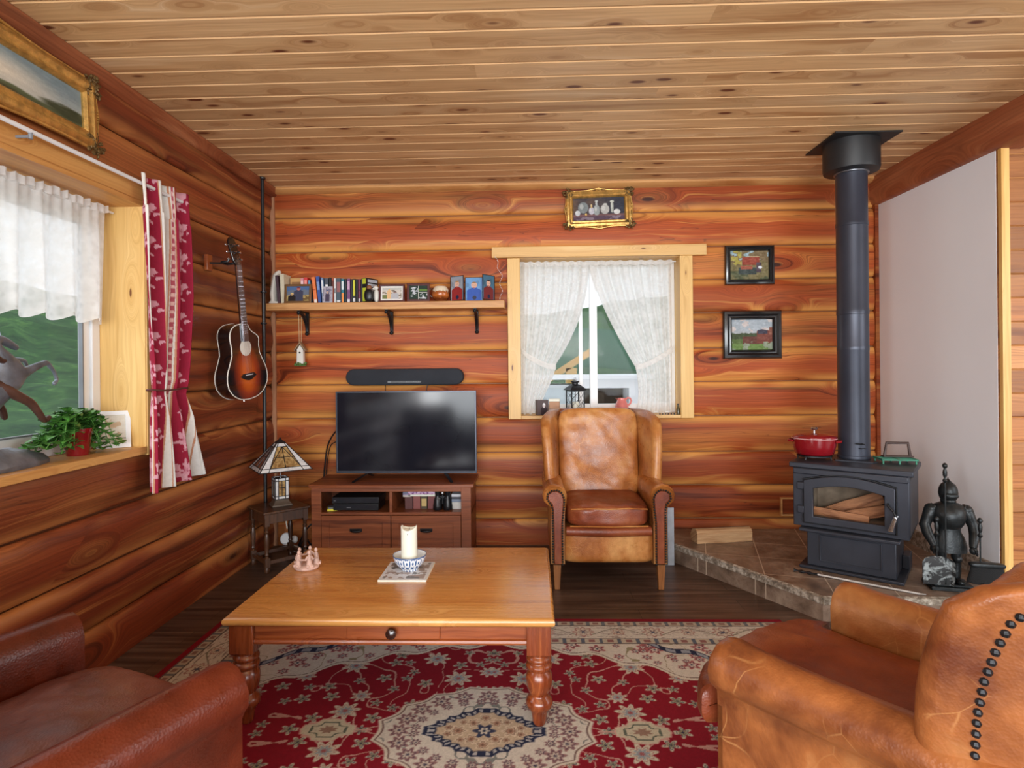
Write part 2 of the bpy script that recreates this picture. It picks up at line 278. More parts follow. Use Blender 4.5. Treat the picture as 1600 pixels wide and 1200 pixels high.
# ------------------------------------------------------------------ geometry helpers
class MB:
    def __init__(s): s.v = []; s.f = []; s.pid = []; s.grv = []; s.T = Matrix.Identity(4); s.cur = (0, 0, 0); s.cg = 0.
    def add(s, vs, fs, grv=None):
        b = len(s.v)
        for i, v in enumerate(vs):
            s.v.append(tuple(s.T @ Vector(v))); s.pid.append(s.cur); s.grv.append(grv[i] if grv else s.cg)
        for f in fs: s.f.append([i + b for i in f])
        return s
    def box(s, x0, x1, y0, y1, z0, z1):
        return s.add([(x0, y0, z0), (x1, y0, z0), (x1, y1, z0), (x0, y1, z0), (x0, y0, z1), (x1, y0, z1), (x1, y1, z1), (x0, y1, z1)],
                     [(3, 2, 1, 0), (4, 5, 6, 7), (0, 1, 5, 4), (1, 2, 6, 5), (2, 3, 7, 6), (3, 0, 4, 7)])
    def loft(s, loops, cap=True, closed=True, wrap=False):
        n = len(loops[0]); vs = [p for l in loops for p in l]; fs = []
        m = len(loops)
        for i in range(m if wrap else m - 1):
            for j in range(n if closed else n - 1):
                a = i * n + j; b = i * n + (j + 1) % n; k = ((i + 1) % m) * n
                fs.append((a, b, k + (j + 1) % n, k + j))
        if cap and not wrap: fs.append(tuple(range(n))[::-1]); fs.append(tuple(range((m - 1) * n, m * n)))
        return s.add(vs, fs)
    def prism(s, poly, a, b, ax=1):
        def p(q, t):
            return (q[0], t, q[1]) if ax == 1 else ((t, q[0], q[1]) if ax == 0 else (q[0], q[1], t))
        return s.loft([[p(q, a) for q in poly], [p(q, b) for q in poly]])
    def ring(s, outer, inner, a, b, ax=1):
        def p(q, t):
            return (q[0], t, q[1]) if ax == 1 else ((t, q[0], q[1]) if ax == 0 else (q[0], q[1], t))
        return s.loft([[p(q, a) for q in outer], [p(q, b) for q in outer], [p(q, b) for q in inner], [p(q, a) for q in inner]], wrap=True)
    def lathe(s, prof, c=(0, 0, 0), seg=28, sx=1., sy=1., cap=True):
        L = []
        for r, z in prof:
            l = []
            for k in range(seg):
                a = 2 * PI * k / seg
                l.append((c[0] + max(r, 1e-4) * math.cos(a) * sx, c[1] + max(r, 1e-4) * math.sin(a) * sy, c[2] + z))
            L.append(l)
        return s.loft(L, cap)
    def tube(s, path, r, seg=8, cap=True):
        P = [Vector(p) for p in path]; n = len(P); R = r if isinstance(r, (list, tuple)) else [r] * n
        up = None; L = []
        for i in range(n):
            d = (P[min(i + 1, n - 1)] - P[max(i - 1, 0)]).normalized()
            if up is None: up = d.orthogonal().normalized()
            up = (up - d * up.dot(d)); up = up.normalized() if up.length > 1e-6 else d.orthogonal().normalized()
            sd = d.cross(up)
            L.append([tuple(P[i] + (up * math.cos(2 * PI * k / seg) + sd * math.sin(2 * PI * k / seg)) * R[i]) for k in range(seg)])
        return s.loft(L, cap)
    def ball(s, c, r, seg=12, rings=8):
        if not isinstance(r, (list, tuple)): r = (r, r, r)
        L = []
        for i in range(rings + 1):
            t = PI * i / rings; q = max(math.sin(t), 1e-3)
            L.append([(c[0] + r[0] * q * math.cos(2 * PI * k / seg), c[1] + r[1] * q * math.sin(2 * PI * k / seg), c[2] - r[2] * math.cos(t)) for k in range(seg)])
        return s.loft(L)
    def sq(s, c, h, e=5., n=10, f=None):
        """rounded box (superellipsoid), f displaces a point given (point, unit cube coords)"""
        idx = {}; vs = []; fs = []
        def g(u):
            k = tuple(round(q, 5) for q in u)
            if k not in idx:
                m = sum(abs(q) ** e for q in u) ** (1 / e)
                p = Vector((u[0] / m * h[0], u[1] / m * h[1], u[2] / m * h[2]))
                if f: p = Vector(f(p, Vector(u)))
                idx[k] = len(vs); vs.append(tuple(p + Vector(c)))
            return idx[k]
        w = lambda i: math.sin((2 * i / n - 1) * PI / 2 * .72) / math.sin(PI / 2 * .72)
        for ax in range(3):
            for sg in (-1, 1):
                for i in range(n):
                    for j in range(n):
                        q = []
                        for a, b in ((i, j), (i + 1, j), (i + 1, j + 1), (i, j + 1)):
                            u = [0, 0, 0]; u[ax] = sg; u[(ax + 1) % 3] = w(a); u[(ax + 2) % 3] = w(b); q.append(g(u))
                        fs.append(q if sg > 0 else q[::-1])
        return s.add(vs, fs)
    def build(s, name, mat, parent=None, smooth=True, bevel=0., sub=0, angle=40, kind=None, loc=None, rot=None):
        me = bpy.data.meshes.new(name); me.from_pydata(s.v, [], s.f); me.validate(); me.update()
        me.materials.append(mat)
        if smooth:
            me.polygons.foreach_set('use_smooth', [True] * len(me.polygons)); me.set_sharp_from_angle(angle=math.radians(angle))
        if any(p != (0, 0, 0) for p in s.pid):
            a = me.attributes.new('pid', 'FLOAT_COLOR', 'POINT'); a.data.foreach_set('color', [q for p in s.pid for q in (*p, 1.)])
        if any(s.grv):
            a = me.attributes.new('grv', 'FLOAT', 'POINT'); a.data.foreach_set('value', s.grv)
        o = bpy.data.objects.new(name, me); COL.objects.link(o)
        if parent: o.parent = parent
        if loc: o.location = loc
        if rot: o.rotation_euler = rot
        if bevel:
            b = o.modifiers.new('b', 'BEVEL'); b.width = bevel; b.segments = 2; b.limit_method = 'ANGLE'; b.angle_limit = math.radians(35)
            b.harden_normals = False
        if sub: q = o.modifiers.new('s', 'SUBSURF'); q.levels = sub; q.render_levels = sub
        if kind: o['kind'] = kind
        return o
def tag(o, label, cat, group=None):
    o['label'] = label; o['category'] = cat
    if group: o['group'] = group
    return o
def thing(name, label, cat, loc=(0, 0, 0), rz=0., group=None, rot=None):
    o = bpy.data.objects.new(name, None); COL.objects.link(o); o.location = loc; o.rotation_euler = rot or (0, 0, rz)
    o.empty_display_size = .05
    return tag(o, label, cat, group)
def grid_mesh(name, mat, P, C=None, parent=None, closed=False):
    """P: (ny,nx,3) numpy points, C: (ny,nx,3) linear colours"""
    ny, nx, _ = P.shape; me = bpy.data.meshes.new(name)
    idx = np.arange(ny * nx).reshape(ny, nx)
    q = np.stack([idx[:-1, :-1], idx[:-1, 1:], idx[1:, 1:], idx[1:, :-1]], -1).reshape(-1, 4)
    me.vertices.add(ny * nx); me.vertices.foreach_set('co', P.reshape(-1).astype(np.float32))
    me.loops.add(q.size); me.loops.foreach_set('vertex_index', q.reshape(-1).astype(np.int32))
    me.polygons.add(len(q)); me.polygons.foreach_set('loop_start', np.arange(0, q.size, 4, dtype=np.int32))
    me.update(calc_edges=True); me.validate()
    me.polygons.foreach_set('use_smooth', [True] * len(me.polygons))
    if C is not None:
        a = me.attributes.new('Col', 'FLOAT_COLOR', 'POINT')
        a.data.foreach_set('color', np.concatenate([C, np.ones((ny, nx, 1))], -1).reshape(-1).astype(np.float32))
    me.materials.append(mat); o = bpy.data.objects.new(name, me); COL.objects.link(o)
    if parent: o.parent = parent
    return o
def L3(c): return np.array(lin(c)[:3])
def canvas(name, func, w, h, nx, ny, parent, mat='paint', y=0.):
    """picture surface in the parent's XZ plane facing -Y; func(U,V)->rgb 0..255"""
    u = np.linspace(0, 1, nx); v = np.linspace(0, 1, ny); U, V = np.meshgrid(u, v)
    P = np.stack([(U - .5) * w, np.full_like(U, y), (V - .5) * h], -1)
    c = np.clip(func(U, V), 0, 255) / 255; c = np.where(c <= .04045, c / 12.92, ((c + .055) / 1.055) ** 2.4)
    return grid_mesh(name, M[mat], P, c, parent)
def fbm(U, V, s, seed=0, oct=4):
    r = np.zeros_like(U); a = 1.; rs = np.random.RandomState(seed)
    for k in range(oct):
        n = 24
        G = rs.rand(n + 1, n + 1); x = (U * s) % n; y = (V * s) % n; xi = x.astype(int); yi = y.astype(int); fx = x - xi; fy = y - yi
        fx = fx * fx * (3 - 2 * fx); fy = fy * fy * (3 - 2 * fy)
        G[-1] = G[0]; G[:, -1] = G[:, 0]
        r += a * ((G[yi, xi] * (1 - fx) + G[yi, xi + 1] * fx) * (1 - fy) + (G[yi + 1, xi] * (1 - fx) + G[yi + 1, xi + 1] * fx) * fy)
        a *= .5; s *= 2
    return r / 1.9
def lay(c, m, col):
    m = np.clip(m, 0, 1)[..., None]; return c * (1 - m) + np.array(col, float) * m
def soft(x, w=.02): return np.clip(.5 - x / w, 0, 1)
def skin(name, mat, pts, edges, parent, sub=2, root=0):
    me = bpy.data.meshes.new(name); me.from_pydata([p[:3] for p in pts], edges, []); me.update(); me.materials.append(mat)
    o = bpy.data.objects.new(name, me); COL.objects.link(o)
    if parent: o.parent = parent
    sv = me.skin_vertices if len(me.skin_vertices) else None
    m = o.modifiers.new('skin', 'SKIN')
    if not len(me.skin_vertices): me.attributes  # layer is made with the modifier
    if len(me.skin_vertices):
        for i, p in enumerate(pts): me.skin_vertices[0].data[i].radius = (p[3], p[3]); me.skin_vertices[0].data[i].use_root = (i == root)
    m.use_smooth_shade = True
    s = o.modifiers.new('s', 'SUBSURF'); s.levels = sub; s.render_levels = sub
    return o

# ------------------------------------------------------------------ the room
SEAM = [-.06, .203, .461, .72, .996, 1.261, 1.52, 1.793, 2.051, 2.307, 2.578, 2.86]
def log_wall(name, mat, fixed, sign, ax, a0, a1, holes, bulge, seed, wavy=.0, z1=2.8, splits=()):
    """logs run along axis ax at plane 'fixed', bulging towards sign; holes: (a0,a1,z0,z1)"""
    rnd = random.Random(seed); m = MB()
    for i in range(len(SEAM) - 1):
        za, zb = SEAM[i], SEAM[i + 1]; m.cur = (rnd.random(), rnd.random(), rnd.random())
        def piece(x0, x1, zl, zh):
            if zh - zl < .005: return
            N = 12; rows = []; gr = []
            ts = sorted(set([max(za, zl), min(zb, zh)] + [za + (zb - za) * q for q in (.0, .012, .03, .07, .15, .3, .5, .7, .85, .93, .97, .988, 1.) if zl < za + (zb - za) * q < zh]))
            nseg = max(2, int((x1 - x0) / .25))
            for z in ts:
                t = (z - za) / (zb - za)
                e = min(t, 1 - t); b = -.012 if e < .014 else bulge * (1 - abs(2 * t - 1) ** 4.) 
                row = []
                for k in range(nseg + 1):
                    x = x0 + (x1 - x0) * k / nseg; w = wavy * noise.noise(Vector((x * 1.3, i * 3.1 + seed, t * 1.5)))
                    p = fixed + sign * (b + (w if e > .02 else 0))
                    row.append((x, p, z) if ax == 0 else (p, x, z))
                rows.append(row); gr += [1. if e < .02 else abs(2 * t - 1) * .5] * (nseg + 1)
            b0 = len(m.v); n = nseg + 1
            fs = []
            for r in range(len(rows) - 1):
                for k in range(nseg):
                    q = (r * n + k, r * n + k + 1, (r + 1) * n + k + 1, (r + 1) * n + k)
                    fs.append(q if (sign < 0) == (ax == 0) else q[::-1])
            m.add([p for r in rows for p in r], fs, gr)
        hs = [h for h in holes if h[2] < zb and h[3] > za]
        za_, zb_ = max(za, 0), min(zb, z1)
        if not hs: piece(a0, a1, za_, zb_); continue
        h = hs[0]; piece(a0, h[0], za_, zb_); piece(h[1], a1, za_, zb_)
        if za < h[2]: piece(h[0], h[1], za_, h[2])
        if zb > h[3]: piece(h[0], h[1], h[3], zb_)
    # solid backing behind the log faces
    def bk(x0, x1, zl, zh):
        f0, f1 = fixed - sign * .02, fixed - sign * .2
        lo, hi = min(f0, f1), max(f0, f1); m.cur = (.5, .5, .3)
        (m.box(x0, x1, lo, hi, zl, zh) if ax == 0 else m.box(lo, hi, x0, x1, zl, zh))
    if holes:
        h = holes[0]; bk(a0, h[0], 0, z1); bk(h[1], a1, 0, z1); bk(h[0], h[1], 0, h[2]); bk(h[0], h[1], h[3], z1)
    else: bk(a0, a1, 0, z1)
    return m.build(name, mat, kind='structure', angle=60)
m = MB(); m.box(-2.25, 5.1, -2.7, 4.9, -.12, 0); m.build('floor', M['floor'], kind='structure', smooth=False)
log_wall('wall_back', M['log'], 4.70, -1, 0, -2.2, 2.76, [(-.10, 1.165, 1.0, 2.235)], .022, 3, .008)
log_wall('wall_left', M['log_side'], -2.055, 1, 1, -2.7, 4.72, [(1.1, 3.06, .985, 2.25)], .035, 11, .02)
# stub wall facing the camera beyond the white panel, with horizontal boards
def boards(name, mat, x0, x1, y, z0, z1, h, seed):
    rnd = random.Random(seed); m = MB(); z = z0
    while z < z1 - .001:
        zt = min(z + h, z1); m.cur = (rnd.random(), rnd.random(), rnd.random())
        m.box(x0, x1, y, y + .02, z, zt); m.add([(x0, y, z), (x1, y, z), (x1, y - .006, z + .006), (x0, y - .006, z + .006), (x1, y - .006, zt - .006), (x0, y - .006, zt - .006), (x1, y, zt), (x0, y, zt)],
              [(0, 1, 2, 3), (3, 2, 4, 5), (5, 4, 6, 7)], [1, 1, 0, 0, 0, 0, 1, 1]); z = zt
    return m.build(name, mat, kind='structure', smooth=False)
M['stub'] = wood('stub_boards', 0, (124, 72, 36), (172, 112, 62), (202, 146, 92), along=.5, across=9, rough=.45, groove=(110, 62, 28), kfrac=.5)
boards('wall_right_2', M['stub'], 2.66, 5.1, 3.49, 0, 2.8, .135, 4)
m = MB(); m.box(2.657, 2.76, 3.51, 4.72, 0, 2.8); m.build('wall_right', M['white_wall'], kind='structure', smooth=False)
m = MB(); m.box(2.655, 2.70, 3.465, 3.49, .0, 2.62); m.build('trim_1', M['pine'], kind='structure', smooth=False)
m = MB(); m.box(2.63, 2.662, 4.66, 4.70, .13, 2.62); m.build('trim_2', M['log'], kind='structure', smooth=False)
m = MB(); m.box(5.0, 5.1, -2.7, 3.5, 0, 2.8); m.build('wall_right_3', M['white_wall'], kind='structure', smooth=False)
m = MB(); m.box(-2.2, -1.95, -2.8, -2.7, 0, 2.8); m.box(4.2, 5.1, -2.8, -2.7, 0, 2.8); m.box(-1.95, 4.2, -2.8, -2.7, 0, .25); m.box(-1.95, 4.2, -2.8, -2.7, 2.5, 2.8); m.build('wall_front', M['log'], kind='structure', smooth=False)
# ceiling boards run left to right
m = MB(); rnd = random.Random(5); y = -2.7; bw = .1385; yy = 4.72
m.cur = (.5, .5, .5); m.box(-2.25, 5.1, -2.75, 4.9, 2.806, 2.9)
while yy > -2.7:
    x = -2.2 - rnd.random() * 2
    y0, y1 = yy - bw, yy
    while x < 5.1:
        ln = 2.6 + rnd.random() * 2.4; xa, xb = max(x, -2.2), min(x + ln, 5.1); x += ln
        if xb <= xa: continue
        m.cur = (rnd.random(), rnd.random(), rnd.random())
        P = [(y0, 2.806, 1), (y0 + .004, 2.806, 1), (y0 + .010, 2.80, 1), (y0 + .014, 2.80, 0), (y1 - .007, 2.80, 0), (y1, 2.806, 0)]
        vs = []; gr = []
        for (q, z, g) in P: vs += [(xa, q, z), (xb, q, z)]; gr += [g, g]
        m.add(vs, [(2 * k, 2 * k + 1, 2 * k + 3, 2 * k + 2)[::-1] for k in range(5)], gr)
    yy -= bw
m.build('ceiling', M['ceil'], kind='structure', smooth=False)
m = MB(); m.prism([(-2.10, 2.8), (-2.10, 2.735), (-2.01, 2.735), (-1.99, 2.75), (-1.965, 2.785), (-1.965, 2.8)], -2.7, 4.7); m.build('trim_3', M['beam'], kind='structure', bevel=.004)
m = MB(); m.prism([(4.72, 2.8), (4.72, 2.762), (4.64, 2.762), (4.61, 2.785), (4.61, 2.8)], -2.0, 2.6, ax=0); m.build('trim_4', M['shelf'], kind='structure')
m = MB(); m.box(-2.035, -2.0, 4.655, 4.69, 0, 2.78); m.build('trim_5', simple('corner_caulk', (168, 120, 88), .8), kind='structure', bevel=.01)
# beam along the right wall: a hewn log
prof = [(2.60, 2.80), (2.598, 2.70), (2.603, 2.635), (2.622, 2.606), (2.66, 2.594), (2.78, 2.594), (2.83, 2.62), (2.85, 2.69), (2.85, 2.8)]
m = MB(); L = []
for k in range(30):
    yb = 4.70 - 7.3 * k / 29
    L.append([(x + .010 * noise.noise(Vector((yb * 1.7, i, 1))), yb, z + (.008 * noise.noise(Vector((yb * 2, i, 7))) if z < 2.8 else 0)) for i, (x, z) in enumerate(prof)])
m.loft(L); m.build('trim_6', M['beam'], kind='structure', angle=50)
m = MB(); m.box(-2.03, -2.018, 4.3, 4.31, 0, .01)
# --- terrain outside
def terrain():
    nr, na = 60, 150; P = np.zeros((nr, na, 3)); rs = np.random.RandomState(3)
    for i in range(nr):
        for j in range(na):
            a = math.radians(20 + 210 * j / (na - 1)); r = 6 + 90 * (i / (nr - 1)) ** 1.3
            t = min(max((r - 16) / 70, 0), 1); t = t * t * (3 - 2 * t)
            el = 1.4 + 10.5 * t * (1 + .18 * math.sin(a * 5 + 1) + .1 * math.sin(a * 11)) * (1 if a > 2.2 else .8)
            z = -1.6 * (1 - t) + (el - 1.4) * t + noise.noise(Vector((math.cos(a) * r * .5, math.sin(a) * r * .5, 0))) * (.3 + 1.0 * t)
            P[i, j] = (math.cos(a) * r, math.sin(a) * r + 2, z)
    o = grid_mesh('hillside', M['hill'], P); o['kind'] = 'structure'; return o
terrain()

# --- windows
def window_left():
    m = MB(); X0, X1 = -2.262, -2.228; y0, y1, z0, z1 = 1.12, 3.05, 1.0, 2.24
    O = [(y0, z0), (y1, z0), (y1, z1), (y0, z1)]
    def inset(d): return [(y0 + d, z0 + d), (y1 - d, z0 + d), (y1 - d, z1 - d), (y0 + d, z1 - d)]
    m.ring(O, inset(.055), X0, X1, ax=0)
    w = m.build('window_1', M['white'], kind='structure', bevel=.004)
    m = MB(); m.ring(inset(.056), inset(.105), X0 - .004, X1 - .014, ax=0); m.box(X0 + .002, X1 - .012, 2.02, 2.06, z0 + .1, z1 - .1); m.build('window_sash', M['white'], w, bevel=.003)
    m = MB(); m.ring(inset(.1045), inset(.112), X0 + .004, X1 - .008, ax=0); m.build('gasket', M['greypl'], w, smooth=False)
    m = MB(); m.box(X0 + .014, X0 + .018, y0 + .1, y1 - .1, z0 + .1, z1 - .1); m.build('window_pane', M['glass'], w, smooth=False)
    # pine liner and casing
    m = MB(); xf = -1.99
    m.box(-2.262, xf, 3.05, 3.075, .995, 2.275); m.build('window_jamb', M['pine'], w, smooth=False)
    m = MB(); m.box(-2.262, xf, 1.095, 1.12, .995, 2.275); m.build('window_jamb', M['pine'], w, smooth=False)
    m = MB(); m.box(-2.262, xf, 1.12, 3.05, 2.24, 2.265); m.build('window_head', M['pine_y'], w, smooth=False)
    m = MB(); m.box(-2.262, -1.985, 1.06, 3.05, .962, 1.0); m.build('window_sill', M['pine_y'], w, bevel=.003)
    m = MB(); m.box(-2.03, -1.985, 3.056, 3.135, .955, 2.275); m.build('window_casing', M['pine'], w, bevel=.003)
    m = MB(); m.box(-2.03, -1.985, 1.03, 1.112, .955, 2.275); m.build('window_casing', M['pine'], w, bevel=.003)
    m = MB(); m.box(-2.03, -1.982, 1.0, 3.16, 2.262, 2.36); m.build('window_casing', M['pine_y'], w, bevel=.003)
window_left()
def window_back():
    Y0, Y1 = 4.845, 4.88; x0, x1, z0, z1 = -.09, 1.155, 1.01, 2.225
    m = MB(); m.ring([(x0, z0), (x1, z0), (x1, z1), (x0, z1)], [(x0 + .045, z0 + .045), (x1 - .045, z0 + .045), (x1 - .045, z1 - .045), (x0 + .045, z1 - .045)], Y0, Y1)
    w = m.build('window_2', M['white'], kind='structure', bevel=.004)
    m = MB(); m.box(.475, .535, Y0 - .012, Y1 - .004, z0 + .03, z1 - .03); m.build('mullion', M['white'], w, bevel=.003)
    m = MB(); m.box(.39, .42, Y0 + .006, Y1 - .006, z0 + .03, z1 - .03); m.build('sash_stile', M['white'], w, bevel=.003)
    m = MB(); m.box(x0 + .04, x1 - .04, Y0 - .006, Y1, z0 + .04, z0 + .075); m.build('sash_rail', M['white'], w, bevel=.003)
    m = MB(); m.box(x0 + .03, x1 - .03, Y0 + .018, Y0 + .022, z0 + .03, z1 - .03); m.build('window_pane', M['glass'], w, smooth=False)
    for xa, xb in ((-.112, -.09), (1.155, 1.177)):
        m = MB(); m.box(xa, xb, 4.662, 4.88, .985, 2.25); m.build('window_jamb', M['pine'], w, smooth=False)
    m = MB(); m.box(-.09, 1.155, 4.662, 4.88, 2.225, 2.25); m.build('window_head', M['pine_h'], w, smooth=False)
    m = MB(); m.box(-.09, 1.155, 4.635, 4.88, .985, 1.01); m.build('window_sill', M['pine_h'], w, bevel=.002)
    m = MB(); m.box(-.172, -.075, 4.625, 4.665, .985, 2.226); m.build('window_casing', M['pine'], w, bevel=.003)
    m = MB(); m.box(1.145, 1.243, 4.625, 4.665, .985, 2.226); m.build('window_casing', M['pine'], w, bevel=.003)
    m = MB(); m.box(-.29, 1.345, 4.61, 4.665, 2.227, 2.31); m.build('window_header', M['pine_h'], w, bevel=.003)
window_back()
# the front wall opening is made up so the frontal light can enter

# --- rug
def rug_colors(X, Y, hw=1.53, hd=1.02):
    ax, ay = np.abs(X), np.abs(Y); ex = hw - ax; ey = hd - ay; e = np.minimum(ex, ey)
    al = np.where(ex < ey, Y, X)
    cream = np.array((212, 206, 194.)); red = np.array((136, 12, 34.)); navy = np.array((38, 46, 74.)); tan_ = np.array((178, 158, 132.)); grey = np.array((150, 160, 166.)); rose = np.array((160, 92, 92.)); olive = np.array((150, 142, 112.))
    c = np.zeros(X.shape + (3,)) + red
    rs = np.random.RandomState(5)
    def band(a, b, col): 
        nonlocal c; c = lay(c, (e >= a) & (e < b), col)
    def flowers(mask, pts, px, py, rr, col1, col2, col3, petals=8, amp=.28):
        nonlocal c
        for (fx, fy, r, ph) in pts:
            w = (np.abs(px - fx) < r * 1.5) & (np.abs(py - fy) < r * 1.5) & mask
            if not w.any(): continue
            dx = px[w] - fx; dy = py[w] - fy; d = np.hypot(dx, dy); th = np.arctan2(dy, dx)
            R = r * (1 + amp * np.cos(petals * th + ph)) ; s = c[w]
            s = lay(s, soft(d - R, .006), col1); s = lay(s, soft(np.abs(d - R * .68) - .0022, .003) * .75, col3); s = lay(s, soft(d - R * .5, .004), col2); s = lay(s, soft(d - R * .2, .004), col3)
            c[w] = s
    # field
    fld = e > .30
    vine = fbm(ax + .3, ay + .2, 5.2, 2, 2)
    c = lay(c, fld & (np.abs(vine - .5) < .006), (196, 150, 140)); c = lay(c, fld & (np.abs(vine - .66) < .006), (196, 150, 140)); c = lay(c, fld & (np.abs(vine - .35) < .006), (196, 150, 140))
    pts = []; tries = 0
    while len(pts) < 95 and tries < 9000:
        tries += 1; p = (rs.rand() * 1.3, rs.rand() * .8); r = rs.choice([.02, .026, .036, .05, .06], p=[.28, .27, .2, .15, .1])
        if all(math.hypot(p[0] - q[0], p[1] - q[1]) > (r + q[2]) * 1.25 + .006 for q in pts): pts.append((p[0], p[1], r, rs.rand() * 6))
    flowers(fld, [p for p in pts if p[2] > .03], ax, ay, 0, (204, 198, 178), grey, rose, 8)
    flowers(fld, [p for p in pts if p[2] <= .03], ax, ay, 0, (200, 194, 172), olive, navy, 5, .42)
    # corner spandrels
    sp = ay - (.70 - .36 * (ax / .98) ** 1.7) - .022 * np.cos(ax * 26) 
    ms = fld & (sp > 0)
    c = lay(c, ms, cream)
    c = lay(c, fld & (np.abs(sp) < .007), (214, 206, 190)); c = lay(c, ms & (np.abs(sp - .016) < .003), (120, 100, 90))
    sv = fbm(ax, ay, 9, 7, 2); c = lay(c, ms & (sp > .03) & (np.abs(sv - .5) < .012), olive); 
    spts = [(rs.rand() * 1.25, .2 + rs.rand() * .6, rs.choice([.016, .022, .034]), rs.rand() * 6) for _ in range(90)]
    flowers(ms & (sp > .03), spts, ax, ay, 0, rose * 1.1, cream, navy, 6)
    nv = sp - .235
    c = lay(c, ms & (nv > 0) & (nv < .05) & (ax > .55), navy); c = lay(c, ms & (nv > .01) & (nv < .04) & (np.sin(ax * 90) > -.2) & (ax > .55), (150, 158, 170))
    # medallion
    def ell(a, b, k, amp, px=ax, py=ay, po=1.7):
        th = np.arctan2(py / b, px / a); return ((np.abs(px) / a) ** po + (np.abs(py) / b) ** po) ** (1 / po) - 1 + amp * np.abs(np.cos(k * th))
    md = ell(.43, .32, 8, .07); c = lay(c, soft(md - .02, .02), (214, 206, 190)); c = lay(c, soft(md + .015, .01), (110, 84, 80)); c = lay(c, soft(md + .03, .01), cream)
    mm = md < -.05
    sv = fbm(ax, ay, 14, 9, 2); c = lay(c, mm & (np.abs(sv - .5) < .02), (130, 134, 130))
    mp = [(.43 * .76 * math.cos(t), .32 * .76 * math.sin(t), .034, t) for t in np.linspace(0, PI / 2, 6)] + [(.43 * .62 * math.cos(t), .32 * .62 * math.sin(t), .018, t) for t in np.linspace(.1, PI / 2 - .1, 6)]
    flowers(mm, mp, ax, ay, 0, (150, 112, 112), (200, 190, 176), (70, 62, 84), 7)
    mi = ell(.255, .165, 10, .08, po=1.25); c = lay(c, soft(mi, .03), navy)
    zig = np.sin(np.arctan2(ay / .165, ax / .255) * 44); c = lay(c, (mi < -.06) & (mi > -.17) & (zig > 0), (176, 176, 176)); c = lay(c, soft(mi + .2, .03), (196, 176, 150))
    mq = [(.1, 0, .03, 0), (.045, .05, .026, 1), (0, .085, .024, 2), (.14, .02, .018, 1), (.085, .055, .016, 0)]
    flowers(mi < -.24, mq, ax, ay, 0, (222, 204, 178), (170, 130, 108), (110, 84, 70), 6); flowers(mi < 0, [(0, 0, .036, 0)], ax, ay, 0, (60, 66, 92), (214, 206, 188), navy, 6)
    # pendants
    pd = ell(.125, .085, 4, .16, px=np.abs(ax - .60), py=ay, po=1.2); c = lay(c, soft(pd - .06, .03), (206, 160, 150)); c = lay(c, soft(pd, .03), (198, 190, 166)); c = lay(c, (np.abs(pd + .3) < .05), (96, 104, 92)); c = lay(c, soft(pd + .62, .04), (150, 120, 104))
    c = lay(c, (ay < .004) & (ax > .43) & (ax < .5), (200, 160, 150))
    # borders
    band(.035, .30, cream)
    for a, b in ((.035, .043), (.088, .094), (.236, .242), (.29, .30)): band(a, b, (96, 84, 84))
    g1 = (e > .043) & (e < .088); c = lay(c, g1, (186, 174, 156)); c = lay(c, g1 & (np.sin(al * 75) > .35) & (np.abs(e - .065) < .012), (140, 108, 100)); c = lay(c, g1 & (np.sin(al * 75) < -.75), (112, 116, 122))
    g2 = (e > .242) & (e < .29); c = lay(c, g2, (190, 180, 162)); c = lay(c, g2 & (np.sin(al * 68) > .45) & (np.abs(e - .266) < .012), (146, 100, 98)); c = lay(c, g2 & (np.sin(al * 68) < -.8), (96, 104, 118))
    g3 = (e > .094) & (e < .236)
    wv = np.abs(e - .165 - .04 * np.sin(al * 2 * PI / .36)) < .004; c = lay(c, g3 & wv, (130, 128, 110))
    cell = (al / .18) % 1.; k = np.floor(al / .18); off = .165 + .0 * k
    dx = (cell - .5) * .18; dy = e - .165; d = np.hypot(dx, dy); th = np.arctan2(dy, dx); R = np.where(k % 2 == 0, .05, .032) * (1 + .18 * np.cos(8 * th))
    c = lay(c, g3 & (d < R), (170, 128, 120)); c = lay(c, g3 & (d < R * .78), (208, 198, 182)); c = lay(c, g3 & (d < R * .5) & (np.cos(6 * th) > 0), (120, 96, 100)); c = lay(c, g3 & (d < R * .22), (84, 92, 112))
    sm = fbm(al + e * 3, e * 9, 16, 4, 2); c = lay(c, g3 & (d > R * 1.08) & (np.abs(sm - .5) < .03), (150, 134, 128))
    c *= (1 + .10 * (rs.rand(*X.shape)[..., None] - .5))
    return c
def rug():
    nx, ny = 790, 530; u = np.linspace(-1.53, 1.53, nx); v = np.linspace(-1.02, 1.02, ny); U, V = np.meshgrid(u, v)
    c = np.clip(rug_colors(U, V), 0, 255) / 255; c = np.where(c <= .04045, c / 12.92, ((c + .055) / 1.055) ** 2.4)
    ex = np.minimum(1.53 - np.abs(U), 1.02 - np.abs(V)); Z = np.where(ex < .003, .0005, .010)
    o = grid_mesh('area_rug', M['rug'], np.stack([U, V, Z], -1), c); o.location = (-.19, 2.285, 0)
    tag(o, 'red oriental rug with cream floral medallion and border under the coffee table', 'rug')
rug()

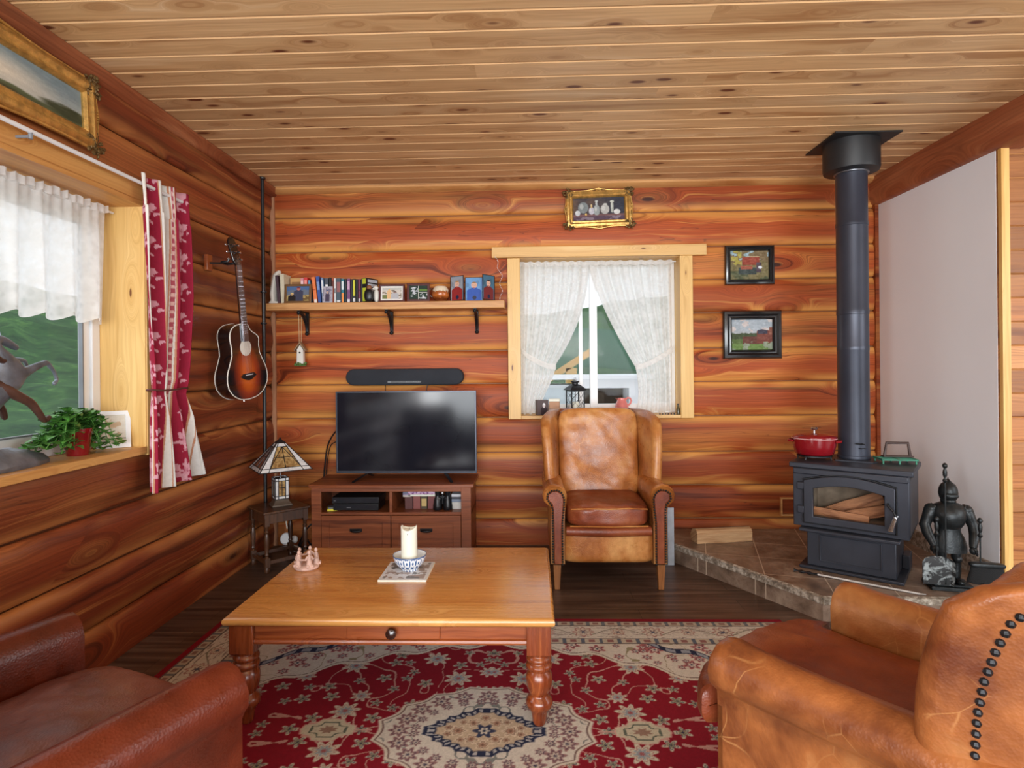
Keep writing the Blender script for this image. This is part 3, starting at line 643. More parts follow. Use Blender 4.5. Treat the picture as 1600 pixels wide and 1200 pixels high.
# ------------------------------------------------------------------ armchairs
def arm_profile(o=0.):
    """scroll arm section, x outward from the inner face, z up"""
    return [(0, .16), (0, .30), (0, .44), (-.004, .50), (-.010 - o, .545), (-.012 - o, .585), (.0, .618 + o), (.028, .640 + o), (.062, .648 + o), (.096, .640 + o), (.124, .616 + o), (.134 + o, .585), (.128 + o, .552), (.108, .532), (.092, .518), (.088, .48), (.088, .40), (.088, .30), (.088, .16)]
def beads(path, step, r):
    m = MB(); P = [Vector(p) for p in path]; acc = 0.
    for a, b in zip(P[:-1], P[1:]):
        d = (b - a).length; t = acc
        while t < d: m.ball(a + (b - a) * (t / d), (r, r, r), 7, 4); t += step
        acc = t - d
    return m
def wing_chair(label, loc, rz, lea, lea2, nail_r=.0065, nail_step=.016, wy=0., wd=.075, ht=1., tc=False, arm_nails=True, near_ht=None):
    t = thing('wing_chair', label, 'armchair', loc, rz)
    m = MB(); m.sq((0, -.01, .27), (.295, .345, .115), e=9, n=14); m.build('base_panel', M[lea], t)
    m = MB(); m.tube([(-.262, -.352, .365), (0, -.360, .362), (.262, -.352, .365)], [.030, .032, .030], 14); m.build('front_border', M['tan_dk'], t)
    def fs(p, u):
        x, y, z = p
        if tc:
            y = y * 1.24 - .048; k = min(max((-.295 - y) / .03, 0), 1); x *= 1 + .45 * k * k * (3 - 2 * k)
        w = .010 * noise.noise(Vector((x * 9, y * 9, z * 6))) 
        if u[2] > 0: z += .014 * (1 - (x / .27) ** 2) - .020 * math.exp(-((x / .16) ** 2 + ((y - .02) / .16) ** 2)) + w * .8
        if u[1] < -.9: y += w * 1.3 - .012 * (1 - (x / .27) ** 2)
        if u[1] < -.5 and u[2] > .3: z += .008 * noise.noise(Vector((x * 22, 3, 1)))
        return (x, y, z)
    m = MB(); m.sq((0, -.085, .455), (.262, .30, .072), e=5, n=30, f=fs); sc = m.build('seat_cushion', M[lea2], t, sub=0)
    m = MB(); 
    m.tube([(-.235, -.385, .508), (-.12, -.392, .513), (0, -.395, .510), (.12, -.392, .514), (.235, -.385, .508)], .0045, 6); m.tube([(-.24, -.38, .402), (0, -.388, .40), (.24, -.38, .402)], .0045, 6)
    if not tc: m.build('piping', M[lea], sc)
    for s in (-1, 1):
        pr = arm_profile(); L = []
        for (y, g, dz, sw) in ((-.352, .86, -.004, 1), (-.366, .97, 0, 1), (-.355, 1.04, .004, 1), (-.33, 1.05, .006, 1.), (-.27, 1.0, .002, 1), (-.15, .97, 0, 1), (0, .96, 0, 1), (.15, .95, .004, 1), (.33, .94, .006, 1)):
            l = []
            for (x, z) in pr:
                cx, cz = .05, .585
                xx, zz = x, z
                if z > .5: xx = cx + (x - cx) * g; zz = cz + (z - cz) * g
                l.append((s * (.272 + xx), y, zz + (dz if z > .5 else 0)))
            L.append(l if s < 0 else l[::-1])
        m = MB(); m.loft(L); a = m.build('arm', M[lea], t, angle=70)
        # front facing panel following the scroll, edged with nail heads
        poly = [(.022, .165), (.022, .30), (.020, .42), (.010, .52), (.008, .57), (.020, .60), (.045, .617), (.075, .615), (.098, .598), (.104, .572), (.092, .553), (.078, .54), (.070, .50), (.068, .40), (.068, .165)]
        m = MB(); pp = [(s * (.272 + x), z) for x, z in poly]; m.prism(pp if s > 0 else pp[::-1], -.374, -.358); fp = m.build('arm_front_panel', M[lea if tc else lea2], a, bevel=.004)
        if not arm_nails: continue
        nl = [(s * (.272 + x), -.374, z) for x, z in [(.016, .165), (.016, .42), (.005, .52), (.003, .572), (.018, .606), (.045, .624), (.077, .621), (.104, .602), (.110, .572), (.096, .547), (.082, .535), (.075, .50), (.074, .165)]]
        b = beads(nl, nail_step, nail_r).build('nailhead_trim', M['iron'], a); b['label'] = 'row of dark nail heads'
    # inner back cushion
    def fb(p, u):
        x, y, z = p
        if u[1] < 0:
            y += -.030 * (1 - (x / .28) ** 2) + .022 * math.exp(-((x / .17) ** 2 + ((z - .02) / .2) ** 2)) + .016 * noise.noise(Vector((x * 5, z * 5, 2))) * (1 if z < .1 else .5) + .006 * noise.noise(Vector((x * 16 + z * 9, z * 18, 5)))
        if u[2] > .5: z += .006 * (1 - (x / .27) ** 2)
        return (x * (1 + .06 * (z + .3)), y, z)
    m = MB(); m.T = Matrix.Translation((0, .245, .775)) @ Matrix.Rotation(math.radians(-11), 4, 'X'); m.sq((0, 0, -.012 - .315 * (1 - ht)), (.275, .085, .315 * ht), e=8, n=28, f=fb); m.build('backrest', M[lea], t)
    m = MB(); L = []
    for z, y, w in ((.16, .335, .30), (.40, .345, .305), (.62, .365, .32), (.80, .395, .33), (.95, .425, .325), (1.04, .44, .31), (1.075, .435, .26)):
        z = z if z < .6 else .6 + (z - .6) * ht
        L.append([(-w, y - .03, z), (-w * .9, y + .012, z), (0, y + .03, z), (w * .9, y + .012, z), (w, y - .03, z), (w * .9, y - .06, z), (-w * .9, y - .06, z)])
    m.loft(L); m.build('outer_back', M['tan_dk'], t)
    for s in (-1, 1):
        L = []; NL = []
        zs = [.60, .66, .74, .82, .90, .97, 1.02, 1.052, 1.072]
        for z in zs:
            k = (z - .60) / .47; z = .60 + (z - .60) * (near_ht if near_ht and s > 0 else ht)
            yf = wy - .055 + .10 * k + .03 * math.sin(k * PI) * -1 + (.13 * max(0, (k - .78) / .22) ** 2)
            xf = .352 + .028 * k - .03 * max(0, (k - .85) / .15) ** 2; xb = .285; yb = .40 + .03 * k
            r = .036 * (1 if k < .9 else 1 - .65 * ((k - .9) / .1) ** 1.5) ; rb = .05 * (1 if k < .9 else .75)
            l = []
            d = Vector((xb - xf, yb - yf, 0)).normalized(); nrm = Vector((-d.y, d.x, 0))
            for a in range(9):
                an = -PI / 2 + PI * a / 8; c = Vector((xf, yf, 0)) - d * math.cos(an) * r * 1.05 + nrm * math.sin(an) * r
                l.append((s * c.x, c.y, z))
            for a in range(7):
                an = PI / 2 - PI * a / 6; c = Vector((xb, yb, 0)) + d * math.cos(an) * rb * .5 + nrm * math.sin(an) * rb
                l.append((s * c.x, c.y, z))
            L.append(l if s < 0 else l[::-1])
            q = Vector((xf, yf, 0)) + d * wd - nrm * (r * .98 + .003 * 1); NL.append((s * q.x, q.y, z))
        m = MB(); m.loft(L); w = m.build('wing', M[lea], t, angle=80)
        b = beads(NL[:-1], .0215 if nail_r > .007 else .018, nail_r * 1.1).build('nailhead_trim', M['iron'], w); b['label'] = 'row of dark nail heads'
    for sx in (-1, 1):
        m = MB(); L = []
        for z, h in ((0, .017), (.16, .024)):
            L.append([(sx * .322 - h, -.335 - h, z), (sx * .322 + h, -.335 - h, z), (sx * .322 + h, -.335 + h, z), (sx * .322 - h, -.335 + h, z)])
        m.loft(L); m.build('leg', M['chairleg'], t, bevel=.003)
        m = MB(); L = []
        for z, h, y in ((0, .017, .36), (.16, .024, .30)):
            L.append([(sx * .27 - h, y - h, z), (sx * .27 + h, y - h, z), (sx * .27 + h, y + h, z), (sx * .27 - h, y + h, z)])
        m.loft(L); m.build('leg', M['chairleg'], t, bevel=.003)
    return t
wing_chair('tan leather wing chair facing us below the lace curtained window', (.475, 4.105, 0), 0, 'tan', 'tan_dk')
wing_chair('worn tan leather wing chair in the right foreground seen from behind', (1.0, 1.56, 0.0105), math.radians(218.5), 'tan_r', 'tan_dk', .0078, .0195, .19, .062, .72, True, False, .87)
def club_chair():
    t = thing('club_chair', 'russet leather armchair in the left foreground facing the television', 'armchair', (-1.305, 1.395, .0105), math.radians(180 - 25.2))
    m = MB(); m.sq((0, .0, .235), (.30, .36, .135), e=9, n=12); m.build('base_panel', M['red_lea'], t)
    def fs(p, u):
        x, y, z = p; w = noise.noise(Vector((x * 7 + y * 3, y * 12, 1)))
        if u[2] > 0: z += .02 * (1 - (x / .30) ** 2) + .007 * w + .004 * noise.noise(Vector((x * 22, y * 26, 5)))
        return (x, y, z)
    m = MB(); m.sq((0, -.10, .40), (.292, .315, .075), e=5, n=34, f=fs); m.build('seat_cushion', M['red_seat'], t)
    for s in (-1, 1):
        L = []
        pr = [(0, .08), (0, .30), (0, .48), (.0, .545), (.012, .583), (.035, .603), (.065, .61), (.10, .602), (.128, .578), (.142, .545), (.140, .51), (.125, .49), (.115, .47), (.115, .30), (.115, .08)]
        for (y, g) in ((-.352, .80), (-.372, .93), (-.375, 1.0), (-.352, 1.03), (-.25, 1.02), (0, 1.0), (.36, .98)):
            l = [(s * (.305 + .06 + (x - .06) * g), y, (.53 + (z - .53) * g) if z > .48 else z) for x, z in pr]
            L.append(l if s < 0 else l[::-1])
        m = MB(); m.loft(L); m.build('arm', M['red_lea'], t, angle=75)
    def fb(p, u): return (p[0], p[1] - (.03 * (1 - (p[0] / .3) ** 2) if u[1] < 0 else 0), p[2])
    m = MB(); m.T = Matrix.Translation((0, .34, .55)) @ Matrix.Rotation(math.radians(-10), 4, 'X'); m.sq((0, 0, 0), (.36, .10, .34), e=6, n=16, f=fb); m.build('backrest', M['red_lea'], t)
    for x in (-.33, .33):
        for y in (-.30, .30):
            m = MB(); m.lathe([(.02, 0), (.028, .10)], (x, y, 0), 12); m.build('leg', M['oak'], t)
club_chair()

# ------------------------------------------------------------------ coffee table
def coffee_table():
    x0, x1, y0, y1, H = -1.19, .083, 2.26, 3.165, .445
    cx, cy = (x0 + x1) / 2, (y0 + y1) / 2; t = thing('coffee_table', 'honey pine coffee table with turned legs and a drawer on the red rug', 'table', (cx, cy, 0.01))
    hx, hy = (x1 - x0) / 2, (y1 - y0) / 2; H -= .01
    m = MB(); L = []
    for z, d in ((H - .034, .012), (H - .026, .003), (H - .018, 0), (H - .008, .002), (H - .001, .010), (H, .014)):
        L.append([(-hx + d, -hy + d, z), (hx - d, -hy + d, z), (hx - d, hy - d, z), (-hx + d, hy - d, z)])
    m.loft(L); m.build('tabletop', M['honey'], t, angle=50)
    lx, ly = hx - .062, hy - .072
    m = MB(); 
    for (a, b, c, d) in ((-lx, lx, -ly - .022, -ly), (-lx, lx, ly, ly + .022)): m.box(a, b, c, d, .325, H - .034)
    for sx in (-1, 1): m.box(sx * lx - .011, sx * lx + .011, -ly, ly, .325, H - .034)
    m.build('apron', M['redpine'], t, smooth=False)
    m = MB(); m.tube([(-lx, -ly - .026, .328), (lx, -ly - .026, .328)], .011, 8); m.build('bottom_moulding', M['redpine'], t)
    m = MB(); m.box(-.165, .195, -ly - .034, -ly - .022, .342, H - .038); d = m.build('drawer', M['redpine'], t, bevel=.002)
    m = MB(); m.T = Matrix.Translation((.012, -ly - .034, .372)) @ Matrix.Rotation(PI / 2, 4, 'X'); m.lathe([(.010, 0), (.008, .008), (.014, .014), (.021, .022), (.020, .030), (.010, .036), (.001, .037)], seg=20); k = m.build('knob', simple('knob_wood', (48, 26, 20), .2, coat=.6), d); k['label'] = 'dark round knob'
    prof = [(.020, 0), (.026, .012), (.030, .04), (.036, .06), (.050, .075), (.053, .09), (.048, .105), (.036, .115), (.034, .122), (.040, .13), (.048, .15), (.052, .18), (.049, .20), (.040, .212), (.038, .216), (.049, .222), (.052, .232), (.047, .243), (.041, .247), (.048, .252), (.050, .262), (.044, .272), (.040, .276), (.046, .284), (.046, .29)]
    for sx in (-1, 1):
        for sy in (-1, 1):
            m = MB(); m.lathe(prof, (sx * lx, sy * ly, 0), 26); h = .047; z0 = .285
            m.loft([[(sx * lx + a * q, sy * ly + b * q, z) for a, b in ((-1, -1), (1, -1), (1, 1), (-1, 1))] for z, q in ((z0 - .012, h - .014), (z0, h), (H - .034, h))])
            g = m.build('leg', M['legpine'], t, bevel=.003)
coffee_table()
TT = .445
t = thing('magazine', 'magazine lying under the blue and white bowl', 'magazine', (-.58, 2.775, TT))
m = MB(); m.box(-.108, .108, -.125, .125, 0, .008); m.build('pages', M['wax'], t, bevel=.001)
def magf(U, V):
    c = np.zeros(U.shape + (3,)) + (226, 226, 226); n = fbm(U, V, 6, 3); c = lay(c, (n > .52) & (U > .06) & (U < .94) & (V > .08) & (V < .94), (120, 116, 110)); n2 = fbm(U, V, 9, 8)
    c = lay(c, (n2 > .56) & (U > .06) & (U < .94) & (V > .08) & (V < .94), (168, 150, 138)); c = lay(c, (np.abs(U - .5) < .008) | (np.abs(V - .45) < .01), (240, 240, 240)); c = lay(c, (U > .3) & (U < .45) & (V > .68) & (V < .74), (190, 60, 90)); return c
o = canvas('cover', magf, .212, .246, 60, 60, t, 'print'); o.rotation_euler = (-PI / 2, 0, 0); o.location = (0, 0, .0085)
def bowlcol():
    t = NT('patterned_bowl_glaze'); o = t.obj(); sp = t.n('ShaderNodeSeparateXYZ', i_0=o); a = t.math('MULTIPLY', t.math('ARCTAN2', sp.outputs[1], sp.outputs[0]), 8 / PI / 2 * 1.)
    z = t.math('MULTIPLY', sp.outputs[2], 16.)
    def arc(off):
        fx = t.math('SUBTRACT', t.math('FRACT', t.math('ADD', a, off)), .5); dz = t.math('SUBTRACT', z, .72)
        r = t.math('SQRT', t.math('ADD', t.math('MULTIPLY', t.math('MULTIPLY', fx, fx), 3.), t.math('MULTIPLY', dz, dz))); return t.math('LESS_THAN', t.math('ABSOLUTE', t.math('SUBTRACT', t.math('FRACT', t.math('MULTIPLY', r, 2.4)), .5)), .2)
    lines = t.math('MAXIMUM', arc(0.), arc(.5)); rim = t.math('GREATER_THAN', sp.outputs[2], .0655)
    ins = t.math('LESS_THAN', t.math('ADD', t.math('MULTIPLY', sp.outputs[0], sp.outputs[0]), t.math('MULTIPLY', sp.outputs[1], sp.outputs[1])), -1.)
    c = t.mix(lines, lin((72, 104, 150)), lin((226, 230, 236))); c = t.mix(rim, c, lin((80, 104, 146)))
    geo = t.n('ShaderNodeNewGeometry'); t.set(Base_Color=c, Roughness=.15); return t.m
t = thing('bowl', 'blue and white patterned bowl on the magazine', 'bowl', (-.572, 2.79, TT + .0092))
m = MB(); m.lathe([(.001, .004), (.030, .004), (.032, 0), (.036, 0), (.037, .006), (.055, .020), (.070, .042), (.078, .070), (.0775, .0715), (.0755, .070)], seg=40, cap=False); m.build('outer_shell', bowlcol(), t)
m = MB(); m.lathe([(.0752, .0705), (.068, .043), (.052, .022), (.030, .012), (.001, .011)], seg=40, cap=False); m.build('lining', simple('white_glaze', (230, 230, 230), .2, var=.02), t)
t = thing('pillar_candle', 'tall white pillar candle standing in the patterned bowl', 'candle', (-.574, 2.79, TT + .021))
m = MB(); L = []
for i, z in enumerate((0, .003, .05, .10, .15)):
    L.append([(.0375 * math.cos(2 * PI * k / 36) * (.97 if i == 0 else 1), .0375 * math.sin(2 * PI * k / 36), z) for k in range(36)])
for (r, f) in ((.0375, 1), (.035, 1.25), (.030, 1.0), (.026, .2), (.012, -.1), (.002, -.15)):
    L.append([(r * math.cos(a), r * math.sin(a), .172 + .010 * f * (.9 + .5 * math.cos(2 * a + .0)) + (.004 if abs(math.sin(a)) < .4 else 0)) for a in [2 * PI * k / 36 for k in range(36)]])
m.loft(L); m.build('wax_body', M['wax'], t)
m = MB(); m.tube([(0, 0, .168), (.001, 0, .177), (.003, 0, .182)], .0013, 6); m.build('wick', M['plastic'], t)
m = MB(); m.ball((.0, -.0372, .160), (.0018, .001, .003), 6, 4); m.build('pin', M['plastic'], t)
t = thing('candle_holder', 'pink clay circle of embracing figures on the coffee table', 'candle holder', (-1.075, 2.835, TT))
m = MB(); m.lathe([(.001, 0), (.052, 0), (.058, .006), (.057, .014), (.048, .020), (.001, .021)], seg=30); m.build('base', M['terra'], t)
for k in range(5):
    a = 2 * PI * k / 5 + .3; c, s = math.cos(a), math.sin(a); R = .045; m = MB()
    m.tube([(R * c, R * s, .016), (R * c, R * s, .035), (R * .97 * c, R * .97 * s, .055), (R * .95 * c, R * .95 * s, .066), (R * .93 * c, R * .93 * s, .074)], [.017, .013, .010, .0095, .005], 12)
    m.ball((R * .93 * c, R * .93 * s, .083), (.008, .008, .0105), 12, 8)
    for sg in (-1, 1):
        b = a + sg * PI / 5; m.tube([(R * .96 * c - sg * s * .008, R * .96 * s + sg * c * .008, .066), (.050 * math.cos(a + sg * .36), .050 * math.sin(a + sg * .36), .052), (.046 * math.cos(b), .046 * math.sin(b), .052)], [.0055, .005, .0042], 8)
        m.ball((.058 * c - sg * s * .010, .058 * s + sg * c * .010, .022), (.008, .006, .008), 8, 6)
    m.build('figure', M['terra'], t)

# ------------------------------------------------------------------ wood stove, pipe, hearth
def hearth():
    P = [(.97, 4.66), (.97, 4.33), (1.565, 3.30), (3.05, 3.275), (3.05, 3.485), (2.65, 3.49), (2.65, 4.66)]
    t = thing('hearth', 'raised corner hearth of brown stone tiles under the wood stove', 'hearth', (1.8, 3.9, 0)); T = Matrix.Translation((-1.8, -3.9, 0))
    m = MB(); m.T = T; m.prism(P, 0.0, .118, ax=2); m.build('tile_riser', M['tile'], t, smooth=False)
    m = MB(); m.T = T; m.prism(P, .118, .13, ax=2); m.build('tile_top', M['tile'], t, smooth=False)
    m = MB(); m.T = T; e = .012
    for (a, b) in ((P[1], P[2]), (P[2], P[3])):
        a = Vector((*a, 0)); b = Vector((*b, 0)); d = (b - a).normalized(); n = Vector((d.y, -d.x, 0)); L = []
        ns = 40
        for k in range(ns + 1):
            p = a + (b - a) * k / ns; j = .003 * noise.noise(Vector((k * .9, 3, 0)))
            L.append([tuple(p + n * (.007 + j) + Vector((0, 0, .094 + j))), tuple(p + n * (.007 + j) + Vector((0, 0, .129))), tuple(p - n * (.016 + j) + Vector((0, 0, .1325))), tuple(p - n * .02 + Vector((0, 0, .10)))])
        m.loft(L)
    m.build('rough_stone_edge', M['trav'], t)
    m = MB(); m.T = T; m.box(2.634, 2.655, 3.50, 4.655, .13, .235); m.build('tile_skirting', M['trav'], t, smooth=False)
hearth()
SA = math.atan2(-.6, .8)
def stove():
    t = thing('wood_stove', 'black cast iron wood stove with an arched glass door on the stone hearth', 'stove', (1.862, 3.606, .132), SA)
    Z = lambda z: z - .132
    S = M['stove']
    m = MB(); m.box(-.275, .275, .02, .44, 0, Z(.15)); m.box(-.235, .235, .05, .41, Z(.15), Z(.385)); m.box(.235, .275, .30, .44, Z(.15), Z(.23)); m.box(-.275, -.235, .30, .44, Z(.15), Z(.23)); m.build('pedestal', S, t, bevel=.004)
    m = MB(); m.ring([(-.165, Z(.185)), (.165, Z(.185)), (.165, Z(.345)), (-.165, Z(.345))], [(-.158, Z(.192)), (.158, Z(.192)), (.158, Z(.338)), (-.158, Z(.338))], .042, .052); m.build('ash_drawer', S, t, bevel=.002)
    m = MB(); m.box(-.262, .262, -.035, .10, Z(.372), Z(.392)); m.build('ash_lip', S, t, bevel=.005)
    # firebox shell open at the front
    x0, x1, y0, y1, z0, z1 = -.305, .305, .03, .50, Z(.392), Z(.752)
    m = MB(); m.box(x0, x0 + .03, y0, y1, z0, z1); m.box(x1 - .03, x1, y0, y1, z0, z1); m.box(x0, x1, y0, y1, z0, z0 + .03); m.box(x0, x1, y0, y1, z1 - .03, z1); m.box(x0, x1, y1 - .03, y1, z0, z1)
    m.build('firebox', S, t, bevel=.008)
    m = MB(); m.box(x0 + .031, x1 - .031, y1 - .09, y1 - .031, z0 + .031, z1 - .05); m.box(x0 + .031, x0 + .06, y0 + .03, y1 - .1, z0 + .031, z1 - .05); m.box(x1 - .06, x1 - .031, y0 + .03, y1 - .1, z0 + .031, z1 - .05); m.box(x0 + .031, x1 - .031, y0 + .03, y1 - .1, z0 + .031, z0 + .05)
    fbk = simple('fire_brick', (150, 132, 112), .9, var=.3, scale=14); m.build('fire_bricks', fbk, t, smooth=False)
    def arch(w, zl, zh, za, n=10):
        return [(-w, zl), (w, zl), (w, zh)] + [(w - 2 * w * k / n, zh + (za - zh) * math.sin(PI * k / n)) for k in range(1, n)] + [(-w, zh)]
    def rect_like(w, zl, zh, n=10): return [(-w, zl), (w, zl), (w, zh)] + [(w - 2 * w * k / n, zh) for k in range(1, n)] + [(-w, zh)]
    cx = -.012
    m = MB(); m.ring(rect_like(.303, z0 + .002, z1), arch(.195, Z(.462), Z(.640), Z(.672)), .012, .034); m.build('front_plate', S, t, bevel=.004)
    door = arch(.238, Z(.425), Z(.682), Z(.722)); win = arch(.186, Z(.466), Z(.636), Z(.664))
    m = MB(); m.ring(door, win, -.018, .012)
    for z in (.50, .645): m.box(-.275, -.236, -.016, .010, Z(z) - .022, Z(z) + .022)
    d = m.build('door', S, t, bevel=.004)
    m = MB(); m.ring(arch(.246, Z(.417), Z(.688), Z(.730)), arch(.240, Z(.423), Z(.682), Z(.724)), -.006, .012); m.build('door_rim', M['iron'], d, bevel=.001)
    m = MB(); m.prism(arch(.188, Z(.464), Z(.637), Z(.666)), .004, .007); m.build('door_glass', M['glass'], d, smooth=False)
    m = MB(); m.tube([(.205, -.018, Z(.595)), (.205, -.045, Z(.592)), (.235, -.055, Z(.560)), (.245, -.06, Z(.535))], .006, 8); h = m.build('handle', M['iron'], d)
    m = MB(); P = []
    for k in range(150):
        a = k * .55; q = k / 149; r = .010 + .004 * q; P.append((.245 - .025 * q + r * math.cos(a), -.06 - .005 * q + r * math.sin(a), Z(.538) - .085 * q))
    m.tube(P, .0022, 5); m.build('spring_grip', M['steel'], h)
    # top plate
    m = MB(); m.prism([(-.325, .002), (.325, .002), (.325, .46), (.25, .52), (-.25, .52), (-.325, .46)], Z(.752), Z(.784), ax=2); m.build('top_plate', S, t, bevel=.006)
    m = MB(); m.box(-.30, .30, -.004, .03, Z(.715), Z(.752)); m.build('top_skirt', S, t, bevel=.006)
    # flue collar
    m = MB(); m.prism([(-.10, .20), (.10, .20), (.12, .25), (.10, .30), (-.10, .30), (-.12, .25)], Z(.784), Z(.790), ax=2); m.build('flue_plate', M['stove'], t)
    return t
stv = stove()
def logs_in_fire():
    for (x, y, z, yw, ln, r, lab) in ((-.03, .24, .505, .42, .40, .042, 'reddish split log at the back of the stove firebox, topmost'), (.06, .17, .487, .30, .36, .038, 'reddish split log in the middle of the stove firebox, right end raised'), (-.06, .14, .463, -.06, .30, .030, 'flat split log lying lowest behind the stove glass')):
        t = thing('stove_log', lab, 'log'); 
        Mx = Matrix.Translation((1.862, 3.606, .0)) @ Matrix.Rotation(SA, 4, 'Z') @ Matrix.Translation((x, y, z)) @ Matrix.Rotation(-yw, 4, 'Y')
        t.matrix_world = Mx
        m = MB(); L = []
        for k in range(13):
            q = k / 12; l = []
            for j in range(9):
                a = 2 * PI * j / 9; rr = r * (1 + .22 * noise.noise(Vector((q * 3, j * 1.7, ln * 20)))) * (1 if j % 3 else 1.25)
                l.append(((q - .5) * ln, rr * math.cos(a), rr * math.sin(a) * .8))
            L.append(l)
        m.loft(L); m.build('wood', M['ember'], t)
logs_in_fire()
def stovepipe():
    t = thing('stovepipe', 'black round stovepipe rising from the stove to the ceiling', 'stovepipe', (2.055, 3.90, .79))
    z = lambda q: q - .79
    m = MB(); m.lathe([(.092, 0), (.095, .004), (.095, .02), (.091, .022), (.091, z(1.47)), (.0925, z(1.475)), (.0925, z(1.50)), (.091, z(1.505)), (.091, z(1.70)), (.093, z(1.703)), (.093, z(1.735)), (.091, z(1.74)), (.091, z(2.26)), (.093, z(2.263)), (.093, z(2.283)), (.091, z(2.287)), (.091, z(2.62))], seg=48); m.build('pipe', M['pipe'], t, angle=30)
    m = MB(); m.tube([(.0, -.093, .10), (-.0, -.12, .10), (-.055, -.125, .105)], .004, 6); m.lathe([(.02, 0), (.02, .004)], (0, -.10, .07), 10); m.build('damper_handle', M['iron'], t)
    m = MB(); m.lathe([(.093, z(2.592)), (.101, z(2.595)), (.103, z(2.612)), (.096, z(2.62))], seg=40); c = m.build('pipe_band', simple('grey_band', (120, 122, 128), .3, .8), t); c['label'] = 'bright metal band'
    m = MB(); m.lathe([(.10, z(2.635)), (.10, z(2.60)), (.158, z(2.61)), (.163, z(2.625)), (.163, z(2.795))], seg=48); m.build('ceiling_collar', simple('matt_black', (28, 29, 31), .5), t, angle=30)
    m = MB(); m.box(1.862 - 2.055, 2.262 - 2.055, 3.705 - 3.90, 4.105 - 3.90, z(2.790), z(2.799)); m.build('ceiling_plate', simple('matt_black_plate', (26, 27, 29), .55), t, smooth=False)
stovepipe()

# ------------------------------------------------------------------ television corner
def tv_stand():
    x0, x1, y0, y1 = -1.575, -.432, 4.26, 4.655; cx = (x0 + x1) / 2
    t = thing('tv_stand', 'brown veneered television stand with two drawers against the log wall', 'cabinet', (cx, 4.25, 0)); C = M['cherry']
    hx = (x1 - x0) / 2
    m = MB(); P = [(-hx - .02, .40), (-hx - .02, .0)] + [(-hx - .02 + (2 * hx + .04) * k / 12, -.028 * math.sin(PI * k / 12) - .005) for k in range(1, 12)] + [(hx + .02, 0), (hx + .02, .40)]
    m.prism(P, .538, .562, ax=2); m.build('tabletop', C, t, bevel=.003)
    m = MB()
    m.box(-hx, -hx + .022, .015, .39, 0, .538); m.box(hx - .022, hx, .015, .39, 0, .538); m.box(-hx, hx, .015, .385, .345, .362); m.box(-hx, hx, .015, .385, .05, .066); m.box(-.010, .010, .02, .385, .05, .538)
    m.box(-hx, hx, .38, .388, .05, .345); m.box(-hx, -hx + .30, .38, .388, .345, .538)
    m.build('carcass', C, t, bevel=.0015)
    m = MB(); m.box(-hx, -hx + .07, 0, .02, 0, .538); m.box(hx - .07, hx, 0, .02, 0, .538); m.box(-hx + .07, hx - .07, 0, .02, .51, .538); m.box(-hx + .07, hx - .07, -.004, .02, .345, .364); m.box(-.010, .010, -.002, .02, .364, .51); m.box(-hx + .07, hx - .07, 0, .02, .0, .06)
    m.build('face_frame', C, t, bevel=.0015)
    for s in (-1, 1):
        a, b = (-hx + .073, -.004) if s < 0 else (.004, hx - .073); z0, z1 = .064, .341; w = .055
        m = MB(); m.ring([(a, z0), (b, z0), (b, z1), (a, z1)], [(a + w, z0 + w), (b - w, z0 + w), (b - w, z1 - w), (a + w, z1 - w)], -.006, .012); m.box(a + w - .002, b - w + .002, .004, .010, z0 + w - .002, z1 - w + .002)
        d = m.build('drawer', C, t, bevel=.002)
        m = MB(); L = []
        for k in range(9):
            u = PI * k / 8; L.append([(.042 * -math.cos(u), .004 - (.020 * math.sin(q) if True else 0) * max(math.sin(u), .05), .012 * math.cos(q) * max(math.sin(u), .2) - .002) for q in [PI * j / 8 for j in range(9)]])
        m.loft(L, closed=False, cap=False); m.box(-.044, .044, .0, .004, -.004, .016)
        m.T = Matrix.Identity(4); h = m.build('cup_pull', M['iron'], d, loc=((a + b) / 2, -.004, .232))
tv_stand()
def television():
    t = thing('television', 'flat black television standing on the brown stand', 'television', (-.932, 4.45, .562), math.radians(-1.0)); hx = .527
    m = MB(); m.box(-hx, hx, .0, .03, .045, .655); m.sq((0, .045, .30), (.42, .03, .20), e=6, n=8); m.build('casing', M['plastic'], t, bevel=.004)
    bz = simple('bezel_grey', (70, 74, 84), .3, .5)
    m = MB(); m.ring([(-hx, .045), (hx, .045), (hx, .655), (-hx, .655)], [(-hx + .010, .062), (hx - .010, .062), (hx - .010, .645), (-hx + .010, .645)], -.006, .004); m.box(-.012, .045, -.008, -.004, .048, .060); m.build('bezel', bz, t, bevel=.001)
    m = MB(); m.box(-hx + .010, hx - .010, -.002, .001, .062, .645); m.build('screen', M['screen'], t, smooth=False)
    for s in (-1, 1):
        m = MB()
        for y, r in ((-.145, .008), (.12, .008)):
            m.loft([[(s * .29 - .010, -.005, .046), (s * .29 + .010, -.005, .046), (s * .29 + .010, .02, .046), (s * .29 - .010, .02, .046)], [(s * (.29 + .07 * (y < 0)) - .010, y, .001), (s * (.29 + .07 * (y < 0)) + .010, y, .001), (s * (.29 + .07 * (y < 0)) + .010, y + .018, .008), (s * (.29 + .07 * (y < 0)) - .010, y + .018, .008)]])
        m.build('foot', M['plastic'], t, bevel=.002)
television()
t = thing('soundbar', 'charcoal soundbar with rounded ends on the wall above the television', 'speaker', (-.972, 4.63, 1.32))
def stad(hx, hz, n=12): return [(-hx + hz + hz * math.cos(a), hz * math.sin(a)) for a in [PI / 2 + PI * k / n for k in range(n + 1)]] + [(hx - hz + hz * math.cos(a), hz * math.sin(a)) for a in [-PI / 2 + PI * k / n for k in range(n + 1)]]
